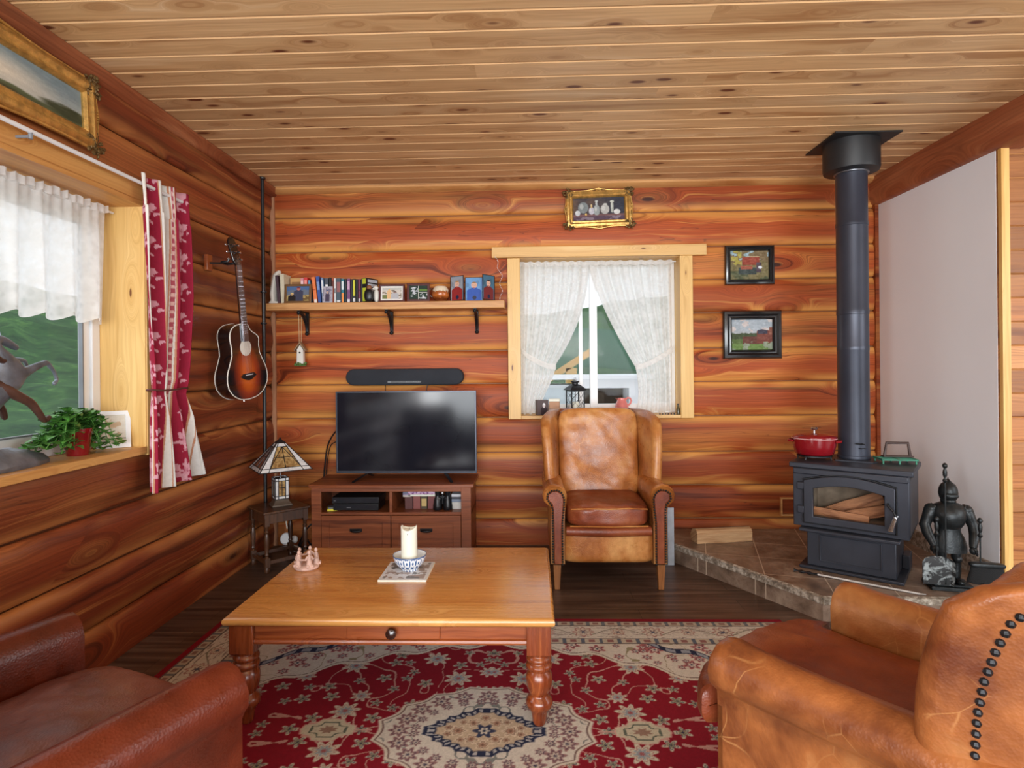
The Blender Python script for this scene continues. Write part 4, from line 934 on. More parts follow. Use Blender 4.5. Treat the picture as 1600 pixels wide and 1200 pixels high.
m = MB(); m.loft([[(x * q, y, z * p) for x, z in stad(.455, .063)] for y, q, p in ((.045, 1, 1), (-.025, 1, 1), (-.034, .992, .95), (-.038, .975, .85))]); m.build('grille', M['fabric_bk'], t)
m = MB(); m.prism(stad(.13, .0075), -.0405, -.034); p = m.build('control_panel', M['plastic'], t, loc=(0, 0, -.038))
m = MB(); 
for k in range(6): m.ball((.02 + k * .018, -.041, 0), .0022, 6, 4)
m.box(-.125, -.10, -.0415, -.040, -.003, .003); m.build('button_row', M['greypl'], p)['kind'] = 'stuff'
def cable(name, label, path, r, mat='plastic', cat='cable'):
    m = MB(); P = [Vector(p) for p in path]; Q = []
    for i in range(len(P) - 1):
        a, b, c, d = P[max(i - 1, 0)], P[i], P[i + 1], P[min(i + 2, len(P) - 1)]
        for k in range(6):
            u = k / 6; Q.append(.5 * ((2 * b) + (-a + c) * u + (2 * a - 5 * b + 4 * c - d) * u * u + (-a + 3 * b - 3 * c + d) * u ** 3))
    Q.append(P[-1]); m.tube(Q, r, 6); return tag(m.build(name, M[mat], None), label, cat)
cable('power_cable', 'black cable looping down behind the left side of the television', [(-1.45, 4.50, .92), (-1.50, 4.55, .90), (-1.57, 4.60, .80), (-1.60, 4.62, .66), (-1.618, 4.64, .50), (-1.62, 4.64, .1)], .006)
cable('power_cable', 'thinner black cable beside the loop left of the television', [(-1.46, 4.55, .84), (-1.54, 4.58, .80), (-1.585, 4.63, .68), (-1.60, 4.64, .565)], .004)
cable('speaker_wire', 'short black wire hanging under the left half of the soundbar', [(-1.13, 4.655, 1.262), (-1.135, 4.66, 1.22), (-1.13, 4.66, 1.0)], .003)
cable('speaker_wire', 'short slanting black wire under the right half of the soundbar', [(-.79, 4.655, 1.262), (-.81, 4.66, 1.23), (-.84, 4.66, 1.0)], .003)
# things in the stand
SZ = .3625
for k, (w, d, z, lab) in enumerate(((.33, .20, 0, 'black set-top box at the bottom of the pair in the stand'), (.34, .22, .052, 'black disc player on top of the set-top box in the stand'))):
    t = thing('set_top_box', lab, 'media box', (-1.27 + .0 * k, 4.40, SZ + z + .0)); m = MB(); m.box(-w / 2, w / 2, -d / 2, d / 2, .004, .050 if k == 0 else .048); m.build('casing', M['plastic'], t, bevel=.002)
    m = MB(); m.box(-w / 2 + .004, w / 2 - .004, -d / 2 - .003, -d / 2, .010, .044); f = m.build('front_panel', simple('gloss_black', (36, 38, 44), .15), t, bevel=.001)
    m = MB(); m.box(-w / 2 + (.10 if k == 0 else .015), -w / 2 + (.13 if k == 0 else .03), -d / 2 - .0036, -d / 2 - .003, .022, .027); m.build('indicator', M['greypl'], f, smooth=False)
    for a in (-1, 1):
        for b in (-1, 1): m = MB(); m.box(a * (w / 2 - .03) - .01, a * (w / 2 - .03) + .01, b * (d / 2 - .03) - .01, b * (d / 2 - .03) + .01, 0, .004); m.build('foot', M['plastic'], t, smooth=False)
t = thing('tape_cassette', 'small grey and yellow case lying left of the set-top boxes', 'case', (-1.455, 4.34, SZ), .35)
m = MB(); m.box(-.035, .035, -.045, .045, 0, .014); m.build('case', simple('yellow_pl', (214, 206, 60), .4), t, bevel=.002)
m = MB(); m.box(-.028, .026, -.030, .040, .014, .022); m.build('lid', M['greypl'], t, bevel=.002)
def book(label, x, y, z, w, h, d, col, name='book', group='books on the wall shelf', lean=0., cat='book', stripes=(), rz=0.):
    """spine faces -Y; w thickness, h height, d depth"""
    t = thing(name, label, cat, (x, y, z), 0, group, (0, lean, rz)); c = flat(col) if isinstance(col, tuple) else col
    m = MB(); m.box(-w / 2, -w / 2 + .002, .003, d, 0, h); m.box(w / 2 - .002, w / 2, .003, d, 0, h); m.box(-w / 2, w / 2, 0, .003, 0, h); m.build('cover', c, t, bevel=.0006)
    m = MB(); m.box(-w / 2 + .002, w / 2 - .002, .003, d - .003, .002, h - .003); m.build('pages', M['cream'], t, smooth=False)
    for (a, b, sc) in stripes:
        m = MB(); m.box(-w / 2 * .8, w / 2 * .8, -.0006, .0, h * a, h * b); m.build('spine_print', flat(sc), t, smooth=False)
    return t
G2 = 'discs and books stacked in the stand'
def low(lab, x, y, z, w, h, d, col, st=()): book(lab, x, y, z, w, h, d, col, 'book', G2, stripes=st)
xs = -.925
for k, (w, col, lab) in enumerate(((.055, (92, 52, 50), 'plum bound book at the left of the right shelf opening'), (.05, (138, 78, 74), 'dusty rose book under the patterned box, its left end'), (.045, (78, 66, 48), 'olive book with a gilt figure under the patterned box'), (.06, (122, 66, 66), 'maroon book under the patterned box, its right end'))):
    low(lab, xs + w / 2, 4.36, SZ, w, .092 if k else .088, .12, col, ((.2, .8, (196, 170, 110)),) if k == 2 else ()); xs += w + .006
t = thing('trinket_box', 'purple patterned box resting on the row of books in the stand', 'box', (-.795, 4.40, SZ + .0925))
m = MB(); m.box(-.105, .105, -.05, .05, 0, .014); m.build('box_base', M['wax'], t, bevel=.002)
def boxc():
    q = NT('purple_pattern'); v = q.n('ShaderNodeTexVoronoi', i_Vector=q.obj()); v.inputs['Scale'].default_value = 70; q.set(Base_Color=q.ramp(v.outputs[0], [(.2, lin((84, 50, 96))), (.45, lin((176, 120, 170))), (.7, lin((220, 190, 214)))]), Roughness=.4); return q.m
m = MB(); m.box(-.105, .105, -.052, .05, .014, .045); m.build('lid', boxc(), t, bevel=.002)
for k in range(3):
    t = thing('disc_case', ['white disc case at the bottom of the short stack left of the patterned box', 'lilac disc case in the middle of the short stack left of the patterned box', 'grey disc case on top of the short stack left of the patterned box'][k], 'disc case', (-.935 + .025, 4.41, SZ + .0885 + k * .0125), 0, 'disc cases in the stand')
    m = MB(); m.box(-.028, .028, -.06, .06, 0, .012); m.build('case', flat([(214, 206, 196), (150, 140, 168), (118, 120, 140)][k]), t, bevel=.001)
zc = SZ
for k, (h, col, lab) in enumerate(((.05, (206, 204, 198), 'cream box at the bottom of the stack right of the binoculars'), (.022, (128, 140, 160), 'blue grey case second from the bottom right of the binoculars'), (.016, (60, 60, 70), 'dark case third from the bottom right of the binoculars'), (.02, (214, 214, 220), 'white case on top of the stack right of the binoculars'))):
    t = thing('disc_case', lab, 'disc case', (-.545, 4.42, zc), 0, 'cases right of the binoculars'); m = MB(); m.box(-.038, .038, -.07, .07, 0, h - .0005); m.build('case', flat(col), t, bevel=.001); zc += h
t = thing('binoculars', 'black binoculars standing on end in the right shelf opening', 'binoculars', (-.645, 4.335, SZ))
for s in (-1, 1):
    m = MB(); m.lathe([(.030, 0), (.033, .004), (.033, .03), (.028, .055), (.026, .075), (.018, .09), (.018, .115), (.020, .118), (.020, .135), (.015, .138)], (s * .037, 0, 0), 20); m.ball((s * .03, .0, .075), (.026, .02, .028), 12, 8); m.build('barrel', M['plastic'], t)
m = MB(); m.tube([(0, 0, .04), (0, 0, .12)], .009, 12); m.box(-.03, .03, -.008, .008, .085, .10); m.build('bridge', M['plastic'], t)
m = MB(); m.box(-.006, .006, -.010, -.009, .122 - .005, .122 + .005); m.build('badge', M['white'], t)

# ------------------------------------------------------------------ wall shelf
t = thing('wall_shelf', 'long pine wall shelf on three black iron brackets', 'shelf', (-1.09, 4.57, 1.83))
m = MB(); m.box(-.895, .90, -.105, .105, 0, .056); m.build('shelf_board', M['shelf'], t, bevel=.004)
for x in (-.655, .01, .677):
    m = MB(); m.box(x - .012, x + .012, .085, .105, -.17, 0); m.box(x - .012, x + .012, -.085, .105, -.008, 0)
    P = []
    for k in range(13):
        a = k / 12 * PI / 2; P.append((x, -.08 + .165 * math.sin(a), -.012 - .14 * (1 - math.cos(a))))
    m.tube(P, [.010 + .004 * math.sin(k / 12 * PI) for k in range(13)], 8); m.ball((x, .08, -.168), (.016, .014, .014), 10, 6); m.ball((x, -.085, -.018), (.014, .012, .014), 10, 6)
    m.build('bracket', M['iron'], t)
SH = 1.8865
BL = [  # x, w, h, colour, lean, label, stripes
 (-1.700, .034, .195, (214, 140, 150), 0, 'pink book standing behind the bronze photo frame', ((.5, .9, (236, 200, 200)),)),
 (-1.660, .038, .200, (206, 56, 56), 0, 'bright red book right of the pink one', ((.6, .9, (240, 150, 140)),)),
 (-1.618, .030, .178, (96, 150, 190), 0, 'short sky blue book right of the red one', ((.5, .8, (220, 230, 236)),)),
 (-1.580, .014, .178, (26, 26, 32), -.10, 'slim black book leaning left of the orange one', ()),
 (-1.548, .038, .204, (236, 126, 68), -.10, 'orange book leaning left on the shelf', ((.02, .16, (240, 230, 220)), (.5, .55, (190, 80, 40)))),
 (-1.502, .034, .208, (52, 84, 156), -.09, 'royal blue book leaning beside the orange one', ((.5, .8, (120, 150, 200)),)),
 (-1.462, .026, .196, (110, 140, 178), -.05, 'pale blue and white book behind the small glass photo block', ((.4, .9, (226, 230, 234)),)),
 (-1.425, .036, .192, (76, 84, 96), 0, 'dark teal book behind the small glass photo block', ((.5, .75, (236, 236, 236)),)),
 (-1.386, .026, .196, (30, 28, 32), 0, 'black book right of the glass photo block', ()),
 (-1.357, .022, .192, (170, 80, 56), 0, 'slim rust red book left of the white one', ((.6, .9, (90, 40, 30)),)),
 (-1.332, .020, .190, (222, 222, 220), 0, 'slim white book right of the rust red one', ((.4, .6, (120, 120, 124)),)),
 (-1.292, .050, .190, (66, 86, 98), 0, 'thick slate grey book in the middle of the row', ((.45, .85, (150, 90, 90)), (.05, .12, (220, 220, 220)))),
 (-1.246, .030, .186, (30, 118, 138), 0, 'teal book right of the slate grey one', ((.55, .9, (220, 230, 230)), (.0, .42, (244, 150, 70)))),
 (-1.212, .020, .186, (40, 40, 48), 0, 'slim charcoal book between the teal and purple ones', ()),
 (-1.180, .034, .186, (120, 70, 120), 0, 'purple book with white foot on the spine', ((.0, .16, (230, 230, 230)), (.55, .9, (200, 160, 190)))),
 (-1.146, .022, .182, (22, 22, 26), 0, 'black book left of the yellow lettered one', ()),
 (-1.118, .030, .184, (40, 42, 30), 0, 'dark book with yellow lettering on the spine', ((.3, .95, (206, 206, 50)), (.05, .2, (220, 220, 220)))),
 (-1.087, .022, .182, (20, 20, 24), 0, 'black book right of the yellow lettered one', ()),
 (-1.060, .026, .182, (120, 40, 70), 0, 'raspberry and black book near the right end of the row', ((.05, .18, (210, 210, 210)), (.5, .55, (30, 20, 30)))),
 (-1.030, .022, .184, (20, 20, 24), 0, 'black book beside the lime green case', ())]
for (x, w, h, c, ln, lab, st) in BL: book(lab, -1.735 + (x + 1.70) * .687, 4.535, SH, w * .69 - .001, h, .13, c, stripes=st, lean=ln)
t = thing('book', 'black and lime boxed set with its cover turned towards the room', 'book', (-1.248, 4.50, SH), 0, 'books on the wall shelf', (0, 0, -.5))
m = MB(); m.box(-.018, .018, 0, .13, 0, .186); m.build('cover', flat((26, 28, 30)), t, bevel=.001)
m = MB(); m.box(-.017, .017, -.0008, 0, .01, .11); m.box(-.017, .017, -.0008, 0, .14, .18); m.build('spine_print', flat((196, 206, 60)), t, smooth=False)
m = MB()
for z in (.09, .122, .154): m.box(.018, .0188, .02, .12, z, z + .022)
m.build('cover_print', flat((176, 182, 190)), t, smooth=False)
book('tan book facing out behind the bronze photo frame', -1.795, 4.59, SH, .105, .205, .02, (206, 158, 96), group='books on the wall shelf', stripes=((.55, .85, (150, 104, 60)),))
book('cream book leaning against the white carved bookend', -1.868, 4.50, SH, .030, .225, .14, (220, 212, 186), group='books on the wall shelf', lean=-.04)
book('dark purple book between the bookend and the cream book', -1.897, 4.50, SH, .020, .215, .13, (74, 52, 62), group='books on the wall shelf', lean=-.10)
t = thing('bookend', 'white carved arched bookend at the left end of the shelf', 'bookend', (-1.962, 4.56, SH))
m = MB(); L = []
for z, w, d, x in ((0, .030, .05, .0), (.01, .032, .052, 0), (.03, .022, .04, .0), (.08, .026, .045, -.002), (.13, .024, .042, .004), (.18, .022, .04, .010), (.22, .026, .038, .020), (.245, .022, .03, .034), (.258, .010, .014, .040)):
    L.append([(x + w * math.cos(a) * (1 + .1 * math.sin(5 * a + z * 60)), d * math.sin(a), z) for a in [2 * PI * k / 20 for k in range(20)]])
m.loft(L); m.build('carving', M['cream'], t); m = MB(); m.sq((.012, 0, .01), (.038, .05, .01), e=6, n=6); m.build('foot_block', M['cream'], t)
def photo_frame(label, x, z, w, h, fr, func, fw, tilt=.12, rz=0., y=4.50, n=(60, 48), mat='print', name='framed_photo', mount=None, group=None, cat='photo frame', bev=.002, parts=None):
    t = thing(name, label, cat, (x, y, z), 0, group, (-tilt, 0, rz))
    H = h / 2
    m = MB(); m.ring([(-w / 2, 0), (w / 2, 0), (w / 2, h), (-w / 2, h)], [(-w / 2 + fw, fw), (w / 2 - fw, fw), (w / 2 - fw, h - fw), (-w / 2 + fw, h - fw)], -.008, .008); m.build('frame', M[fr] if isinstance(fr, str) else fr, t, bevel=bev)
    m = MB(); m.box(-w / 2 + fw * .5, w / 2 - fw * .5, .002, .006, fw * .5, h - fw * .5); m.build('mount' if mount else 'backing', flat(mount) if mount else M['plastic'], t, smooth=False)
    q = .012 if mount else -.002
    o = canvas('photo', func, w - 2 * fw - 2 * q, h - 2 * fw - 2 * q, n[0], n[1], t, mat); o.location = (0, .001, H)
    return t
def person(c, U, V, cx, top, hw, skin, hair, shirt, aspect=1.):
    hr = hw * .42; cy = top - hr * 1.15
    c = lay(c, (np.abs(U - cx) < hw * np.clip((cy - hr * .7 - V) * 6 + .35, 0, 1)) & (V < cy - hr * .7), shirt)
    d = ((U - cx) / hr) ** 2 + ((V - cy) / (hr * 1.25 * aspect)) ** 2; c = lay(c, d < 1, skin)
    c = lay(c, (d < 1.15) & (V > cy + hr * .45), hair); c = lay(c, ((U - cx + hr * .38) ** 2 + (V - cy) ** 2 < (hr * .12) ** 2) | ((U - cx - hr * .38) ** 2 + (V - cy) ** 2 < (hr * .12) ** 2), (50, 40, 40))
    c = lay(c, (np.abs(U - cx) < hr * .35) & (np.abs(V - cy + hr * .6) < hr * .08), (190, 90, 90)); return c
def ph_mountain(U, V):
    c = np.zeros(U.shape + (3,)) + (84, 112, 156); n = fbm(U, V, 4, 1); c = lay(c, V < .72 + .2 * (n - .5), (110, 120, 136)); c = lay(c, V < .42 + .2 * (n - .5), (186, 162, 104)); c = lay(c, fbm(U, V, 7, 3) * (V < .4) > .55, (120, 96, 60))
    c = person(c, U, V, .52, .92, .20, (190, 120, 110), (120, 40, 60), (70, 72, 92)); return person(c, U, V, .24, .55, .16, (206, 164, 110), (226, 196, 130), (46, 40, 40))
def ph_group(U, V):
    c = np.zeros(U.shape + (3,)) + (214, 206, 196); n = fbm(U, V, 7, 5); c = lay(c, n > .56, (128, 116, 96)); c = lay(c, (V < .35) & (U < .35), (122, 128, 80)); c = lay(c, V > .8, (196, 196, 190)); c = person(c, U, V, .36, .9, .11, (224, 196, 120), (220, 170, 90), (232, 190, 140)); return person(c, U, V, .65, .7, .2, (150, 130, 120), (90, 84, 80), (186, 186, 190))
def ph_football(U, V):
    c = np.zeros(U.shape + (3,)) + (30, 54, 42); c = lay(c, (U > .48) & (U < .52), (200, 204, 196)); c = lay(c, (U > .5) & (np.abs(V - .52) < .02), (200, 204, 196)); n = fbm(U, V, 8, 9); c = lay(c, (n > .55) & (V < .9) & (V > .2) & (U < .46) & (U > .1), (196, 200, 206)); c = lay(c, (n > .55) & (V < .45) & (U > .55), (206, 210, 214)); return lay(c, (V > .6) & (V < .75) & (U > .55), (96, 130, 60))
photo_frame('bronze framed photo of two people outdoors at the left of the shelf', -1.752, SH, .205, .145, 'frame_br', ph_mountain, .016, y=4.488)
photo_frame('maroon framed group photo in the middle of the shelf', -1.040, SH, .195, .135, 'frame_rd', ph_group, .013, mount=(232, 228, 222), y=4.50)
photo_frame('maroon framed photo of football players right of the group photo', -.838, SH, .170, .140, 'frame_rd', ph_football, .018, rz=.12, y=4.50)
t = thing('photo_block', 'small frameless silver photo in front of the blue books', 'photo frame', (-1.532, 4.505, SH), 0, None, (-.1, 0, 0))
m = MB(); m.box(-.038, .038, 0, .006, 0, .128); m.build('block', flat((176, 176, 186)), t, bevel=.001)
o = canvas('photo', lambda U, V: person(lay(np.zeros(U.shape + (3,)) + (176, 172, 186), fbm(U, V, 5, 2) > .5, (130, 124, 140)), U, V, .5, .8, .26, (210, 180, 160), (80, 100, 150), (80, 70, 90)), .064, .11, 40, 50, t, 'print'); o.location = (0, -.001, .066)
t = thing('figurine', 'small black bear figurine beside the boxed set', 'figurine', (-1.205, 4.470, SH))
m = MB(); m.sq((0, 0, .048), (.034, .026, .048), e=2.6, n=10); m.build('body', M['plastic'], t); m = MB(); m.ball((.004, -.004, .108), (.020, .018, .018), 12, 8); m.build('head', flat((134, 84, 56)), t)
t = thing('figurine', 'small white dog figurine left of the group photo', 'figurine', (-.898 + .0, 4.53, SH)); t.location.x = -1.158; t.location.y = 4.515
m = MB(); m.sq((0, 0, .05), (.020, .022, .05), e=2.4, n=10); m.ball((-.004, -.006, .108), (.020, .018, .018), 12, 8); m.ball((-.02, -.012, .102), (.010, .009, .009), 8, 6); m.build('body', M['cream'], t)
t = thing('mug', 'round brown and cream glazed mug on the shelf', 'mug', (-.672, 4.52, SH))
def mugm():
    q = NT('drip_glaze'); o = q.obj(); z = q.math('ADD', q.n('ShaderNodeSeparateXYZ', i_0=o).outputs[2], q.rng(q.noise(o, 60, 2), 0, 1, -.022, .022)); q.set(Base_Color=q.ramp(z, [(.02, lin((110, 52, 22))), (.045, lin((196, 110, 48))), (.07, lin((150, 80, 40))), (.082, lin((226, 212, 186)))]), Roughness=.18); return q.m
m = MB(); m.lathe([(.001, 0), (.036, 0), (.05, .012), (.064, .04), (.066, .062), (.058, .092), (.046, .112), (.043, .114), (.041, .110), (.055, .085), (.06, .05), (.03, .012), (.001, .01)], seg=32); m.build('body', mugm(), t)
m = MB(); m.tube([(-.055 - .0, 0, .098), (-.078, 0, .098), (-.090, 0, .075), (-.085, 0, .05), (-.064, 0, .035)], .0065, 8); m.build('handle', flat((84, 50, 36), .2), t)
def kid(bg, shirt, hairc, hat=None):
    def f(U, V):
        c = np.zeros(U.shape + (3,)) + bg; c = lay(c, fbm(U, V, 3, 4) > .55, tuple(q * .88 for q in bg)); c = person(c, U, V, .5, .88, .42, (224, 178, 156), hairc, shirt, .62)
        c = lay(c, (np.hypot(U - .52, (V - .12) * 1.4) < .12), (40, 44, 70)); return c
    return f
t = thing('folding_photo_frame', 'three-panel folding frame with child portraits on the shelf', 'photo frame', (-.418, 4.50, SH), 0, None, (-.06, 0, 0))
for k, (x, w, rz, y, f, h) in enumerate(((-.126, .115, -.42, -.024, kid((150, 156, 166), (150, 50, 50), (170, 130, 80)), .186), (0, .135, 0, 0, kid((112, 162, 214), (50, 90, 180), (160, 120, 70)), .180), (.112, .115, .75, -.042, kid((76, 112, 134), (120, 50, 50), (70, 44, 34)), .186))):
    m = MB(); fw = .004; m.ring([(-w / 2, 0), (w / 2, 0), (w / 2, h), (-w / 2, h)], [(-w / 2 + fw, fw), (w / 2 - fw, fw), (w / 2 - fw, h - fw), (-w / 2 + fw, h - fw)], -.003, .003); m.box(-w / 2 + .001, w / 2 - .001, .0015, .003, .001, h - .001)
    p = m.build('panel', M['frame_bk'], t, loc=(x, y, 0), rot=(0, 0, rz)); o = canvas('photo', f, w - 2 * fw, h - 2 * fw, 50, 70, p, 'print'); o.location = (0, .0005, h / 2)
# hanging birdhouse ornament
t = thing('birdhouse_ornament', 'tiny white birdhouse ornament hanging from the left shelf bracket', 'ornament', (-1.775, 4.60, 1.43))
m = MB(); m.tube([(-.012, 0, .165), (-.012, -.005, .39), (0, -.005, .40), (.012, -.005, .39), (.004, 0, .165)], .0022, 6); m.build('string', M['twine'], t)
m = MB(); m.prism([(-.026, .0), (.026, 0), (.024, .11), (0, .145), (-.024, .11)], -.02, .02); m.build('house_box', M['cream'], t, bevel=.002)
m = MB(); m.prism([(-.044, .095), (0, .155), (.044, .095), (.044, .108), (0, .168), (-.044, .108)], -.028, .026); m.build('roof', flat((150, 120, 90)), t, bevel=.001)
m = MB(); m.lathe([(.007, 0), (.007, .003)], seg=12); m.T = Matrix.Identity(4); h = m.build('entrance_hole', M['plastic'], t, loc=(0, -.021, .085), rot=(PI / 2, 0, 0))
m = MB()
for k in range(40): m.ball((random.uniform(-.045, .045), random.uniform(-.028, .02), random.uniform(-.012, .006)), random.uniform(.006, .010), 6, 4)
m.lathe([(.001, -.02), (.04, -.018), (.05, -.010), (.001, -.004)], seg=16, sy=.6); m.build('mossy_base', M['grass'], t)
t = thing('bead_chain', 'thin chain of clear beads hanging beside the folding photo frame', 'ornament', (-.262, 4.60, 1.90))
m = MB()
for k in range(30): m.ball((.010 * math.sin(k * .6) + (k * .0035 if k < 12 else .042 - .0 * k), 0, .33 - k * .011), .0032, 6, 4)
m.tube([(0, 0, .34), (0, 0, .325)], .001, 5); m.build('beads', M['white'], t)

# ------------------------------------------------------------------ corner: side table, lamp, pole, cords
def side_table():
    t = thing('side_table', 'small dark oak side table with turned legs in the corner', 'table', (-1.80, 4.225, 0), math.radians(45)); h = .42; a, b = .165, .155
    m = MB(); m.box(-a, a, -b, b, h - .018, h); m.build('tabletop', M['oak'], t, bevel=.005)
    m = MB(); lx, ly = a - .03, b - .03
    m.box(-lx, lx, -ly - .012, -ly + .004, h - .085, h - .018); m.box(-lx, lx, ly - .004, ly + .012, h - .085, h - .018); m.box(-lx - .012, -lx + .004, -ly, ly, h - .085, h - .018); m.box(lx - .004, lx + .012, -ly, ly, h - .085, h - .018); m.build('apron', M['oak'], t, bevel=.002)
    m = MB(); m.box(-lx, lx, -ly - .01, -ly + .01, .06, .085); m.box(-lx, lx, ly - .01, ly + .01, .06, .085); m.box(-lx - .01, -lx + .01, -ly, ly, .06, .085); m.box(lx - .01, lx + .01, -ly, ly, .06, .085); m.build('stretcher', M['oak'], t, bevel=.002)
    for sx in (-1, 1):
        for sy in (-1, 1):
            m = MB(); m.box(sx * lx - .017, sx * lx + .017, sy * ly - .017, sy * ly + .017, h - .10, h - .018); m.box(sx * lx - .017, sx * lx + .017, sy * ly - .017, sy * ly + .017, .04, .105)
            m.lathe([(.014, 0), (.020, .02), (.014, .04)], (sx * lx, sy * ly, 0), 14)
            m.lathe([(.016, .105), (.010, .115), (.016, .125), (.012, .14), (.017, .18), (.018, .23), (.013, .265), (.011, .27), (.017, .28), (.010, .29), (.015, .32)], (sx * lx, sy * ly, 0), 14); m.build('leg', M['oak'], t, bevel=.001)
side_table()
def glass_lamp():
    t = thing('table_lamp', 'stained glass pyramid lamp on the small oak table', 'lamp', (-1.79, 4.235, .4205), math.radians(36)); D = simple('lead_came', (40, 36, 38), .4, .4)
    m = MB(); L = []
    for z, r in ((0, .068), (.012, .068), (.018, .062), (.035, .050), (.05, .044)): L.append([(-r, -r * .85, z), (r, -r * .85, z), (r, r * .85, z), (-r, r * .85, z)])
    m.loft(L); m.build('base', simple('pewter_brown', (88, 76, 66), .4, .3), t, bevel=.003)
    def panel(parent, A, B, Cc, Dd, du, dv, off, edge_mats, centre, bars):
        """quad A(bl) B(br) C(tr) D(tl); opal border, centre glass"""
        A, B, Cc, Dd = map(Vector, (A, B, Cc, Dd)); n = (B - A).cross(Dd - A).normalized() * off
        P = lambda u, v: (A * (1 - u) + B * u) * (1 - v) + (Dd * (1 - u) + Cc * u) * v + n
        out = []
        def quad(u0, u1, v0, v1, name, mat):
            m = MB(); a = [P(u0, v0), P(u1, v0), P(u1, v1), P(u0, v1)]; m.loft([[tuple(q) for q in a], [tuple(q - n.normalized() * .003) for q in a]]); m.build(name, mat, parent, smooth=False)
        quad(0, 1, 0, dv, 'border_glass', M['opal']); quad(0, 1, 1 - dv, 1, 'border_glass', M['opal']); quad(0, du, dv, 1 - dv, 'border_glass', M['opal']); quad(1 - du, 1, dv, 1 - dv, 'border_glass', M['opal'])
        quad(du, 1 - du, dv, 1 - dv, 'centre_glass', centre)
        m = MB(); r = .0028
        for (p, q) in (((0, 0), (1, 0)), ((0, 1), (1, 1)), ((0, 0), (0, 1)), ((1, 0), (1, 1)), ((0, dv), (1, dv)), ((0, 1 - dv), (1, 1 - dv)), ((du, 0), (du, 1)), ((1 - du, 0), (1 - du, 1))) + bars: m.tube([tuple(P(*p) + n * .3), tuple(P(*q) + n * .3)], r, 6)
        return m
    s = .046; bz0, bz1 = .052, .20; lead = MB(); body = MB(); body.box(-.03, .03, -.03, .03, .05, .2)
    b = body.build('lamp_column', D, t)
    fs = [((-s, -s), (s, -s)), ((s, -s), (s, s)), ((s, s), (-s, s)), ((-s, s), (-s, -s))]
    for (p, q) in fs:
        mm = panel(b, (*p, bz0), (*q, bz0), (*q, bz1), (*p, bz1), .24, .14, .001, None, M['amber'], (((.5, .14), (.5, .86)), ((.24, .55), (.76, .55)))); mm.build('lead_lines', D, b)
    m = MB(); m.tube([(0, 0, .2), (0, 0, .30)], .004, 8); m.build('rod', M['steel'], t)
    S, T0, z0, z1 = .175, .030, .265, .445; body = MB(); L = []
    for z, r in ((z1, T0 + .004), (z1 + .01, T0 - .004), (z1 + .018, .014), (z1 + .03, .006), (z1 + .04, .002)): L.append([(-r, -r, z), (r, -r, z), (r, r, z), (-r, r, z)])
    body.loft(L); sh = body.build('lamp_shade', D, t)
    fs = [((-1, -1), (1, -1)), ((1, -1), (1, 1)), ((1, 1), (-1, 1)), ((-1, 1), (-1, -1))]
    for k, (p, q) in enumerate(fs):
        mm = panel(sh, (p[0] * S, p[1] * S, z0), (q[0] * S, q[1] * S, z0), (q[0] * T0, q[1] * T0, z1), (p[0] * T0, p[1] * T0, z1), .17, .13, .001, None, M['amber'] if k % 2 == 0 else M['plum'], (((.5, .13), (.5, .87)), ((.17, .5), (.83, .5)), ((.17, .13), (.5, .87)), ((.83, .13), (.5, .87)))); mm.build('lead_lines', D, sh)
glass_lamp()
t = thing('tension_pole', 'thin black floor to ceiling pole in the corner', 'pole', (-1.955, 4.36, 0))
m = MB(); m.tube([(0, 0, .01), (0, 0, 2.78)], .013, 14); m.build('pole', M['plastic'], t)
for z in (0, 1.72, 1.95, 2.785):
    m = MB(); m.lathe([(.020, 0), (.022, .004), (.022, .012), (.014, .015)], (0, 0, z), 14); m.build('collar', M['plastic'], t)
cable('lamp_flex', 'white flex running down behind the small corner table', [(-1.90, 4.56, .42), (-1.90, 4.57, .3), (-1.87, 4.54, .17)], .005, 'wax')
t = thing('plug_timer', 'white round plug timer with plugs below the small table', 'plug', (-1.86, 4.50, .105))
m = MB(); m.T = Matrix.Rotation(PI / 2 - .3, 4, 'X'); m.lathe([(.001, -.02), (.040, -.02), (.044, -.01), (.044, .012), (.036, .02), (.001, .021)], seg=24); m.build('timer_body', M['white'], t)
m = MB(); m.T = Matrix.Translation((.062, 0, -.005)); m.ball((0, 0, 0), (.024, .02, .03), 14, 10); m.build('plug', M['white'], t)
m = MB(); m.T = Matrix.Translation((.065, -.03, -.06)) @ Matrix.Rotation(.35, 4, 'Y'); m.box(-.045, .045, -.015, .015, -.02, .02); m.build('adapter', M['white'], t, bevel=.005)
for k, (p, lab) in enumerate((([(-1.80, 4.58, .03), (-1.74, 4.55, .14), (-1.68, 4.56, .20), (-1.62, 4.6, .14), (-1.70, 4.5, .02)], 'black cable loop arching highest behind the small table'), ([(-1.78, 4.52, .02), (-1.72, 4.5, .10), (-1.66, 4.5, .06), (-1.60, 4.56, .12), (-1.59, 4.6, .25)], 'black cable running to the television stand behind the small table'), ([(-1.75, 4.45, .01), (-1.70, 4.42, .06), (-1.66, 4.48, .03), (-1.72, 4.56, .08)], 'black cable lying lowest in the tangle behind the small table'))):
    cable('power_cable', lab, p, .007)['group'] = 'tangled cables behind the small table'

